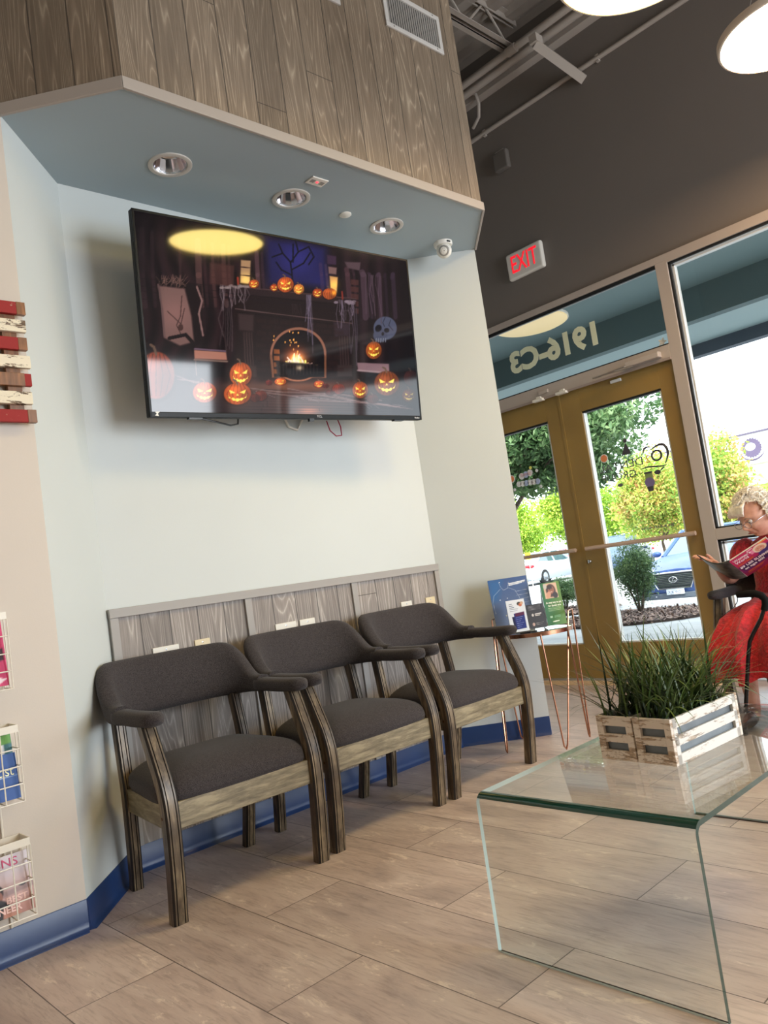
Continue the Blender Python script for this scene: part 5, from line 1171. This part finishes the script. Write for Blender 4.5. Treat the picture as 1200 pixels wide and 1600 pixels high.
# leaves of the magazine: front block and curled back block
mb=MB(); 
def block(fn,th,n=14,m_=0):
    V=[];F=[]
    for k in range(n+1):
        p,nr=fn(k/n)
        for q in (p,p+Hd*HMg): V.append(q); V.append(q-nr*th)
    for k in range(n):
        a=4*k; b=a+4; F+= [(a,b,b+2,a+2),(a+1,a+3,b+3,b+1),(a,a+1,b+1,b),(a+2,b+2,b+3,a+3)]
    F+=[(0,2,3,1),(4*n,4*n+1,4*n+3,4*n+2)]; mb.add(V,F,m_)
block(lambda u:(Wd*(WM*u),Nrm),.006)
mb.build('front_pages',mat('page_stock',(214,208,204),.5),mz)
Ld=(Vector((3.965,1.878,.851))-A_).normalized()
def back(u):
    p=Ld*(WM*u)+Vector((0,0,1))*(-.030*math.sin(PI*u)); return p,Vector((0,0,-1))
mb=MB(); block(back,.006); mb.build('back_pages',mat('back_cover_dark',(70,74,70),.35,noise=.5,nscale=30),mz)
mb=MB()
def back2(u): p,n=back(u); return p+Vector((0,0,.0065)),n
block(back2,.0008); mb.build('inner_page',mat('inner_page',(206,190,176),.4,noise=.2,nscale=30),mz)
# ------------------------------------------------------------------ walking cane
cn=thing('walking_cane','black walking cane with curved padded handle leaning on the red skirt','cane',(3.67,1.72,0))
def cp(*P): return [(p[0]-3.70,p[1]-1.72,p[2]) for p in P]
MB().tube(cp((3.74,1.592,.650),(3.74,1.545,.652),(3.74,1.51,.650),(3.74,1.485,.640),(3.74,1.470,.620),(3.74,1.472,.595),(3.738,1.482,.570)),[.015,.0175,.017,.017,.0165,.016,.0155],14).build('handle',mat('foam_black',(9,9,11),.8,spec=.2),cn,smooth=True)
MB().tube(cp((3.738,1.482,.575),(3.735,1.500,.535),(3.73,1.545,.470),(3.725,1.568,.430),(3.72,1.585,.36),(3.70,1.655,.02)),.0092,12).build('shaft',mat('cane_gloss_black',(14,14,16),.18,.3),cn,smooth=True)
MB().tube(cp((3.7005,1.654,.03),(3.70,1.657,.0)),[.012,.015],12).build('rubber_tip',BLK,cn,smooth=True)
MB().tube(cp((3.74,1.592,.650),(3.75,1.600,.620),(3.77,1.63,.590),(3.80,1.68,.565),(3.84,1.73,.545)),.0018,6).build('wrist_strap',BLK,cn,smooth=True)
# ------------------------------------------------------------------ outdoors
GZ=-.02; LZ=-.40
def ground(name,pts,z,m,lab=None):
    mb=MB(); mb.prism(pts,z-.5,z,0); return st(mb.build(name,m))
CON=NT('sidewalk_concrete'); x,y,z=CON.sep(CON.objco()); br=CON.n('ShaderNodeTexBrick',offset=0,inp={'Scale':1,'Mortar Size':.008,'Brick Width':1.5,'Row Height':1.5,'Color1':(1,1,1,1),'Color2':(.93,.93,.93,1),'Mortar':(.55,.55,.55,1)}); CON.l(CON.comb(x,y,0),br.inputs['Vector'])
CON.l(CON.mix(1.0,CON.ramp(CON.noise(CON.objco(),2.2,5),[(.3,(150,154,156)),(.7,(178,180,180))]),br.outputs['Color'],'MULTIPLY'),CON.b.inputs['Base Color']); CON.b.inputs['Roughness'].default_value=.85
ASP=mat('parking_asphalt',(150,150,152),.9,noise=.12,nscale=3)
ground('street_sidewalk',[(5.06,-12),(11.4,-12),(11.4,30),(5.06,30)],GZ,CON.m)
ground('parking_lot',[(11.4,-40),(120,-40),(120,90),(11.4,90)],LZ,ASP)
ground('kerb',[(11.3,-12),(11.45,-12),(11.45,30),(11.3,30)],GZ+.005,mat('kerb_concrete',(186,186,182),.8))
# mulch bed
rnd=random.Random(2); MU=MB()
def bed(cx,cy,rx,ry,n):
    MU.prism([(cx+rx*math.cos(2*PI*k/24),cy+ry*math.sin(2*PI*k/24)) for k in range(24)],GZ,GZ+.03,0)
    for i in range(n):
        r=math.sqrt(rnd.random())*1.02; a=rnd.uniform(0,2*PI); c=Vector((cx+rx*r*math.cos(a),cy+ry*r*math.sin(a),GZ+.035)); d=Vector((rnd.gauss(0,1),rnd.gauss(0,1),rnd.gauss(0,.3))).normalized(); s=d.cross(Vector((0,0,1))).normalized(); L=rnd.uniform(.02,.05); w=rnd.uniform(.006,.014)
        MU.add([c-d*L-s*w,c+d*L-s*w,c+d*L+s*w+Vector((0,0,.006)),c-d*L+s*w],[(0,1,2,3)],rnd.choice((0,1,1,2)))
bed(9.15,5.35,.85,1.15,3800); bed(10.6,7.8,.75,1.4,2500)
o=MU.build('mulch_bed',[mat('mulch_dark',(78,64,60),.9),mat('mulch_mid',(122,100,92),.9),mat('mulch_light',(156,132,118),.9)],fix=False); tag(o,'reddish brown wood mulch around the clipped shrubs','mulch',kind='stuff')
# foliage
def leafmat(name,cols,trans=.35):
    n=NT(name); at=n.n('ShaderNodeAttribute',attribute_name='tone'); s=n.n('ShaderNodeSeparateColor'); n.l(at.outputs['Color'],s.inputs[0])
    c=n.ramp(s.outputs[0],[(i/(len(cols)-1),q) for i,q in enumerate(cols)]); n.l(c,n.b.inputs['Base Color']); n.b.inputs['Roughness'].default_value=.5
    tr=n.n('ShaderNodeBsdfTranslucent'); n.l(c,tr.inputs[0]); mx=n.n('ShaderNodeMixShader'); mx.inputs[0].default_value=trans; n.l(n.b.outputs[0],mx.inputs[1]); n.l(tr.outputs[0],mx.inputs[2]); n.l(mx.outputs[0],n.out.inputs[0]); return n.m
def leaves(name,blobs,count,size,m,parent,seed,long=1.6,shell=.55,droop=0):
    rs=np.random.RandomState(seed); vol=np.array([b[1][0]*b[1][1]*b[1][2] for b in blobs])**.67; pr=vol/vol.sum(); bi=rs.choice(len(blobs),count,p=pr)
    C=np.array([b[0] for b in blobs])[bi]; R=np.array([b[1] for b in blobs])[bi]
    d=rs.normal(size=(count,3)); d/=np.linalg.norm(d,axis=1)[:,None]; r=(shell+(1-shell)*rs.rand(count)**.5)[:,None]; P=C+d*r*R*(1+.12*rs.normal(size=(count,1)))
    ax=rs.normal(size=(count,3)); ax[:,2]-=droop; ax/=np.linalg.norm(ax,axis=1)[:,None]; b=np.cross(ax,rs.normal(size=(count,3))); b/=np.linalg.norm(b,axis=1)[:,None]
    L=size*(.6+.8*rs.rand(count))[:,None]; W=L/long/2
    n_=np.cross(ax,b)
    V=np.stack([P-ax*L*.5,P+b*W+n_*W*.3,P+ax*L*.5,P-b*W+n_*W*.3],1).reshape(-1,3); F=np.arange(count*4).reshape(-1,4)
    tb=rs.rand(len(blobs))[bi]; t=np.clip(.55*rs.rand(count)+.45*tb,0,1)
    me=bpy.data.meshes.new(name); me.from_pydata(V.tolist(),[],F.tolist()); at=me.color_attributes.new(name='tone',type='FLOAT_COLOR',domain='POINT')
    T=np.repeat(t,4).astype(np.float32); at.data.foreach_set('color',np.stack([T,T,T,np.ones_like(T)],1).ravel()); me.materials.append(m)
    o=bpy.data.objects.new(name,me); COL.objects.link(o); o.parent=parent; return o
def blobs(rs,c,R,n,s): 
    out=[]
    for i in range(n):
        d=rs.normal(size=3); d/=np.linalg.norm(d); k=rs.rand()**.4*.72
        out.append((tuple(np.array(c)+d*np.array(R)*k),tuple(np.array(R)*s*(.7+.6*rs.rand())*np.array((1,1,.8)))))
    return out
M_BARK=mat('bark',(92,78,66),.9,noise=.3,nscale=14)
L_SHR=leafmat('shrub_leaf',[(40,66,44),(84,116,74),(150,176,110)]); L_MAG=leafmat('magnolia_leaf',[(52,82,46),(92,126,76),(158,182,128)],.3)
L_LIME=leafmat('lime_leaf',[(98,140,44),(156,190,64),(206,212,92)]); L_AUT=leafmat('autumn_leaf',[(96,146,60),(136,176,72),(178,194,88),(206,176,104),(206,124,104)]); L_PALM=leafmat('palm_leaf',[(120,150,60),(186,206,110)])
def shrub(lab,x,y,w,h,n,seed):
    t=thing('shrub',lab,'shrub',(x,y,GZ+.02)); rs=np.random.RandomState(seed)
    B=[((0,0,h*.56),(w/2*.86,w/2*.86,h*.43))]+blobs(rs,(0,0,h*.56),(w/2,w/2,h*.42),22,.30)
    leaves('foliage',B,n,.030,L_SHR,t,seed,2.2,.35)
    m=MB()
    for k in range(7): a=2*PI*k/7; m.tube([(.02*math.cos(a),.02*math.sin(a),0),(.06*math.cos(a),.06*math.sin(a),.16),(.18*math.cos(a),.18*math.sin(a),h*.55)],[.012,.009,.004],6)
    m.build('stems',M_BARK,t,smooth=True)
shrub('tall clipped green shrub in mulch, seen through the right door',9.55,5.40,.66,.97,16000,3)
shrub('low rounded green shrub seen through the left door',10.9,7.50,.74,.55,10000,8)
def tree(lab,x,y,trunk,c,R,n,nb,size,lm,seed,s=.30,name='tree',shell=.5,tr=.09,long=1.7,forks=5):
    t=thing(name,lab,'tree',(x,y,LZ if x>11.5 and x!=11.9 else -.1)); rs=np.random.RandomState(seed); B=blobs(rs,c,R,nb,s); leaves('foliage',B,n,size,lm,t,seed+1,long,shell)
    m=MB(); m.tube([(0,0,0),(.05,.03,trunk*.5),(.0,.06,trunk)],[tr,tr*.85,tr*.7],10)
    for k in range(forks):
        b=B[k%len(B)][0]; e=Vector(b); s0=Vector((0,.06,trunk)); md=s0.lerp(e,.5)+Vector((0,0,.15)); m.tube([s0,md,e],[tr*.55,tr*.35,tr*.12],7)
    m.build('trunk',M_BARK,t,smooth=True); return t
tree('dark green broadleaf tree close outside the left door',11.9,9.35,1.55,(0,-1.35,3.15),(1.5,2.3,1.40),30000,60,.12,L_MAG,21,.26,tr=.10,long=2.3)
for i,(x,y,c,R,n,lm,lab,sd) in enumerate((
    (38.5,30.2,(0,0,2.8),(1.9,4.0,2.5),22000,L_LIME,'lime green tree across the lot, lowest behind the left door glass',31),
    (34.3,21.6,(0,0,2.8),(1.9,3.3,2.4),22000,L_LIME,'lime green tree seen left of centre through the right door',32),
    (30.2,14.9,(0,0,2.6),(1.9,2.6,2.1),22000,L_LIME,'yellow-green tree above the parked blue sedan',33),
    (22,11.3,(0,0,2.45),(1.4,1.45,1.75),20000,L_AUT,'tree turning orange behind the lettering on the right door',34),
    (20,8.62,(0,0,2.15),(1.2,1.12,1.80),20000,L_AUT,'tree turning red and yellow beside the woman through the window',35),
    (46,40.5,(0,0,3.0),(2.4,2.6,2.4),9000,L_LIME,'lime green tree farthest left beyond the dark tree',36),
    (30,11.2,(0,0,1.7),(1.3,1.5,1.2),6000,L_LIME,'low yellow-green tree under the white store fascia',37))):
    tree(lab,x,y,1.2,c,R,n,60,.10 if x<30 else .16,lm,sd,.30,shell=.25,tr=.06)
# overhanging twig of the near tree crossing the top of the right door glass
# palm
t=thing('palm_tree','small feathery palm in front of the white store building','palm tree',(34,12.35,LZ)); m=MB(); m.tube([(0,0,0),(0,0,2.6)],[.16,.12],10); m.build('trunk',M_BARK,t,smooth=True)
m=MB(); rnd=random.Random(4)
for k in range(22):
    a=rnd.uniform(0,2*PI); e=rnd.uniform(.1,1.3); d=Vector((math.cos(a)*math.cos(e),math.sin(a)*math.cos(e),math.sin(e))); s=d.cross(Vector((0,0,1))).normalized()
    for j in range(1,16):
        u=j/15; p=Vector((0,0,2.6))+d*1.5*u+Vector((0,0,-.7*u*u)); 
        for q in (-1,1):
            tip=p+(s*q*.42+d*.28+Vector((0,0,-.12))); m.add([p-d*.02,p+d*.02,tip],[(0,1,2)])
o=m.build('fronds',L_PALM,t,fix=False)
me=o.data; at=me.color_attributes.new(name='tone',type='FLOAT_COLOR',domain='POINT'); T=np.random.RandomState(1).rand(len(me.vertices)).astype(np.float32); at.data.foreach_set('color',np.stack([T,T,T,np.ones_like(T)],1).ravel())
# ---- cars
M_TYRE=mat('tyre',(28,28,30),.8); M_RIM=mat('alloy_rim',(196,198,202),.25,.8); M_CARG=mat('car_glass',(70,92,104),.05,.0,spec=1.0); M_HL=mat('headlight_lens',(226,232,236),.08,.2); M_TL=mat('tail_light',(196,24,36),.15)
def car(lab,loc_,rz,paint,L=4.75,W=1.84,H=1.45,front=True,suv=False,detail=True):
    """front points to local -x; origin at the ground, mid length"""
    t=thing('car',lab,'car',loc_,rz); P=mat('paint',paint,.45,.1,coat=.1); h2=W/2
    st_=[(-L/2,.32,.62,.72),(-L/2+.06,.24,.70,.86),(-L/2+.30,.20,.78,.95),(-L/2+.9,.19,.90,1),(-L/2+1.35,.19,.96,1),(0,.19,.98,1),(L/2-1.25,.19,1.02,1),(L/2-.5,.20,1.04,.98),(L/2-.12,.24,.98,.90),(L/2,.34,.82,.76)]
    if suv: st_=[(x,zb+.06,zt_+.12,w) for x,zb,zt_,w in st_]
    rs=[]
    for x,zb,zt_,w in st_:
        y=h2*w; rs.append([(x,-y*.90,zb),(x,-y*.99,zb+.14),(x,-y,zb+(zt_-zb)*.62),(x,-y*.95,zt_-.05),(x,-y*.80,zt_),(x,0,zt_+.035),(x,y*.80,zt_),(x,y*.95,zt_-.05),(x,y,zb+(zt_-zb)*.62),(x,y*.99,zb+.14),(x,y*.90,zb)])
    b=MB().rings(rs).build('car_body',P,t,smooth=True,ang=35,sub=0)
    zr=H; x0,x1,x2,x3=-L/2+1.25,-L/2+2.05,L/2-1.55,L/2-.62
    if suv: x3=L/2-.30; x2=L/2-.75; x0=-L/2+1.15; x1=-L/2+1.75
    zb=.93 if not suv else 1.05
    base=[(x0,.80),(x1,.84),(x2,.84),(x3,.76)]
    V=[];F=[]
    bot=[(x0,-h2*.78,zb),(x1-.2,-h2*.90,zb),(x2,-h2*.90,zb),(x3,-h2*.76,zb),(x3,h2*.76,zb),(x2,h2*.90,zb),(x1-.2,h2*.90,zb),(x0,h2*.78,zb)]
    top=[(x1,-h2*.62,zr-.05),(x1+.1,-h2*.66,zr-.03),(x2-.15,-h2*.66,zr-.03),(x2,-h2*.60,zr-.06),(x2,h2*.60,zr-.06),(x2-.15,h2*.66,zr-.03),(x1+.1,h2*.66,zr-.03),(x1,h2*.62,zr-.05)]
    MB().rings([bot,top]).build('windows',M_CARG,t)
    top2=[(x+(0.02 if x<0 else -.02),y*1.01,z-.012) for x,y,z in top]; cap=[(x*.9+(x1+x2)/2*.1,y*.8,zr) for x,y,z in top]
    MB().rings([top2,[(x,y*1.0,z+.012) for x,y,z in top],cap]).build('roof',P,t,smooth=True,ang=50)
    m=MB()
    for s in (-1,1):
        for (a,c) in ((0,0),(3,3)):
            pa=Vector(bot[a if s<0 else 7-a]); pc=Vector(top[c if s<0 else 7-c]); m.tube([pa,pc],.045,6)
        mx=(x1+x2)/2+.1; m.tube([(mx,s*h2*.905,zb),(mx,s*h2*.67,zr-.03)],.03,6)
    m.build('pillars',P,t,smooth=True)
    for sx_ in (-L/2+.92,L/2-.98):
        for s in (-1,1):
            Tm=Matrix.Translation((sx_,s*(h2-.10),.325))@Matrix.Rotation(PI/2,4,'X')
            wl=MB().lathe([(.20,-.11),(.30,-.11),(.325,-.08),(.325,.08),(.30,.11),(.20,.11)],28,0,Tm).build('wheel',M_TYRE,t,smooth=True)
            m=MB(); m.lathe([(.0005,.075*(-s)),(.05,.085*(-s)),(.06,.06*(-s))],20,0,Tm); m.lathe([(.19,.10*(-s)),(.215,.112*(-s)),(.215,-.05*(-s))],28,0,Tm)
            for k in range(7):
                a=2*PI*k/7; m.box(.04,.20,-.018,.018,.07*(-s)-.012,.07*(-s)+.012,0,Tm@Matrix.Rotation(a,4,'Z'))
            m.build('rim',M_RIM,wl,smooth=False)
    if detail:
        m=MB()
        for s in (-1,1): m.add([(-L/2+.02,s*h2*.50,.66),(-L/2+.10,s*h2*.80,.66),(-L/2+.34,s*h2*.94,.76),(-L/2+.30,s*h2*.86,.83),(-L/2+.06,s*h2*.56,.76),(-L/2-.02,s*h2*.48,.70)],[(0,1,2,3,4,5)]); 
        for v in m.v: pass
        m2=MB()
        for s in (-1,1): m2.sphere((-L/2+.14,s*h2*.72,.725),(.17,.24,.075),18,10)
        m2.build('headlight',M_HL,t,smooth=True)
        m2=MB()
        for s in (-1,1): m2.sphere((L/2-.10,s*h2*.72,.86),(.14,.30,.09),18,10)
        m2.build('tail_lights',M_TL,t,smooth=True)
        m=MB()
        for s in (-1,1): m.sphere((x0+.35,s*(h2+.08),1.0),(.07,.10,.065),14,8)
        m.build('mirrors',P,t,smooth=True)
    return t
lex=car('blue sedan parked nose-in behind the tall shrub, silver grille facing the door',(13.75+2.38,7.12,LZ),math.radians(3),(54,84,146))
Lg=-2.38
m=MB(); m.add([(Lg-.035,-.44,.66),(Lg-.035,.44,.66),(Lg-.045,.30,.40),(Lg-.045,-.30,.40)],[(0,1,2,3)]); m.build('grille_back',mat('grille_dark',(56,62,70),.4),lex)
m=MB(); fr=[(Lg-.05,-.46,.675),(Lg-.05,.46,.675),(Lg-.06,.31,.385),(Lg-.06,-.31,.385)]; m.tube(fr,.016,6,closed=True)
for k in range(8):
    z=.42+k*.03; w=.31+(z-.40)/.27*.13-.01; m.tube([(Lg-.052,-w,z),(Lg-.052,w,z)],.006,5)
m.build('grille_bars',CHR,lex,smooth=True)
m=MB(); m.tube([(Lg-.075,.0+.075*math.cos(a),.545+.05*math.sin(a)) for a in [2*PI*k/24 for k in range(24)]],.008,6,closed=True); m.tube([(Lg-.075,-.03,.585),(Lg-.075,.02,.525),(Lg-.075,-.06,.525)],.007,6); m.build('badge',CHR,lex,smooth=True)
MB().box(Lg-.06,Lg-.04,-.17,.17,.27,.375).build('number_plate',mat('plate_white',(220,228,236),.4),lex,bevel=.004)
text('plate_lettering','XJK W21',.075,mat('plate_ink',(74,96,140),.5),frame((Lg-.062,0,.315),(0,-1,0),(0,0,1)),lex,width=.26)
m=MB(); m.box(Lg-.025,Lg+.05,-.88,.88,.19,.30); m.build('lower_bumper',mat('bumper_dark',(84,94,108),.4),lex,bevel=.02)
m=MB()
for s in (-1,1): m.box(Lg-.005,Lg+.10,s*.40,s*.78,.255,.335)
m.build('fog_vents',BLK,lex,bevel=.015)
m=MB()
for s in (-1,1): m.tube([(Lg-.02,s*.38,.245),(Lg+.03,s*.80,.25)],.010,6)
m.build('vent_trim',CHR,lex)
hd=math.atan2(24.04-20.8,35.6-29.0)
car('silver sedan seen from behind beyond the low shrub through the left door',(30.4,21.75,LZ),math.radians(184),(196,208,220),L=4.9)
car('dark blue sport utility vehicle parked behind the tall shrub',(31.5,18.1,LZ),math.radians(20),(70,92,120),4.6,1.88,1.68,suv=True)
car('red sedan whose roof shows above the nearer blue sedan',(26.6,11.7,LZ),math.radians(5),(190,60,66),H=1.50)
car('red car far across the lot behind the left door bar',(45.0,31.0,LZ),math.radians(60),(196,52,60))
car('light blue car at the far left edge of the left door glass',(44.0,36.5,LZ),math.radians(30),(150,176,206))
car('dark car seen through the low window pane beside the woman',(22.6,9.0-.9,LZ-.0),math.radians(0),(60,70,86)) if False else None
# yellow warning sign
t=thing('warning_sign','small yellow warning sign across the parking lot','road sign',(26,19.3,LZ)); MB().box(-.01,.0,-.15,.15,1.20,1.48).build('sign_face',mat('sign_yellow',(240,206,20),.5),t,bevel=.004); MB().tube([(.03,0,0),(.03,0,1.4)],.02,8).build('post',M_PIPE,t); text('sign_symbol','L',.18,BLK,frame((-.013,0,1.34),(0,-1,0),(0,0,1)),t)
# ---- white store with sign band
M_ST=mat('store_render',(240,238,238),.8); t=thing('store_building','white store with purple-grey lettering on its fascia, across the parking lot','building',(60,12,LZ))
MB().box(0,14,-26,18,-.1,5.7).build('wall',mat('store_wall_cream',(236,236,214),.8),t); MB().box(-.6,.4,-26,18,5.7,7.85).build('fascia',M_ST,t); MB().box(-.9,.5,-26,18,7.85,7.97).build('cornice',mat('cornice_purple',(84,76,96),.6),t); MB().box(-.7,.1,-26,18,5.60,5.72).build('lower_trim',mat('trim_sage',(170,176,150),.7),t)
SGN=mat('store_sign_grey',(84,72,98),.6)
m=MB(); 
G_=[]; 
for k in range(44):
    a=2*PI*k/44; r=.66+(.09 if k%2 else 0); G_.append((-.66,10.72+r*math.cos(a),6.82+r*math.sin(a)))
n_=len(G_); inn=[(-.66,10.72+.38*math.cos(2*PI*k/44)+.08,6.92+.30*math.sin(2*PI*k/44)) for k in range(44)]
m.add(G_+inn,[(k,(k+1)%44,44+(k+1)%44,44+k) for k in range(44)]); m.tube([(-.66,10.72+.92*math.cos(a),6.78+.86*math.sin(a)) for a in [math.radians(200+160*k/20) for k in range(21)]],[.01+.06*math.sin(PI*k/20) for k in range(21)],6)
m2=m.build('round_emblem',SGN,t,fix=False); m2.location=(0,-.25,0)
text('sign_letters','ci',1.3,SGN,frame((-.66,12.9,6.65),(0,-1,0),(0,0,1)),t,ext=.05); text('sign_letters','E',1.6,SGN,frame((-.66,8.6,6.8),(0,-1,0),(0,0,1)),t,ext=.05)
for o_ in t.children:
    if o_.name.startswith(('round_','sign_l')): o_.location.y-=0
w_=MB()
# ---- canopy over the walk
M_CAN=mat('canopy_teal_grey',(112,132,134),.8); M_CANB=mat('canopy_beam_teal',(84,104,106),.8); M_CANL=mat('canopy_soffit_pale',(150,170,172),.8); M_CAND=mat('canopy_fascia_dark',(70,80,92),.7)
st(MB().box(5.16,7.47,-12,24,3.32,3.42).build('ceiling_canopy',M_CAN))
st(MB().box(7.47,7.60,-12,24,3.0,3.5).build('canopy_beam',M_CANB)); st(MB().box(7.60,8.46,-12,24,3.0,3.1).build('ceiling_canopy_outer',M_CANL)); st(MB().box(8.46,8.60,-12,24,2.87,3.9).build('canopy_fascia',M_CAND))
st(MB().box(5.16,8.6,-12,24,3.9,4.0).build('canopy_roof',M_CAND))
st(MB().box(5.06,5.16,4.45,24,0,5.3).build('wall_street_far',M_GREY)); st(MB().box(5.06,5.16,-12,-4.3,0,5.3).build('wall_street_near',M_GREY)); st(MB().box(5.0,5.16,-4.3,4.6,2.812,3.42).build('wall_street_head',M_CAN))
# round canopy light, and an amber glowing disc standing in for a lamp reflection
for (x,y,lab,r) in ((6.62,4.42,'round amber disc standing in for a lamp reflection in the glass above the doors',.37),(6.5,.9,'small bright canopy light at the top right edge of the window',.14)):
    t=thing('canopy_light',lab,'ceiling light',(x,y,3.32)); MB().lathe([(.0005,-.045),(r*.9,-.045),(r,-.03),(r,0)],40).build('lens',emis('canopy_glow_%d'%int(r*100),(232,206,156),.26 if r>.2 else 2.0),t,smooth=True,ang=30); MB().lathe([(r,-.02),(r+.015,-.02),(r+.015,0)],40).build('ring',WH,t)
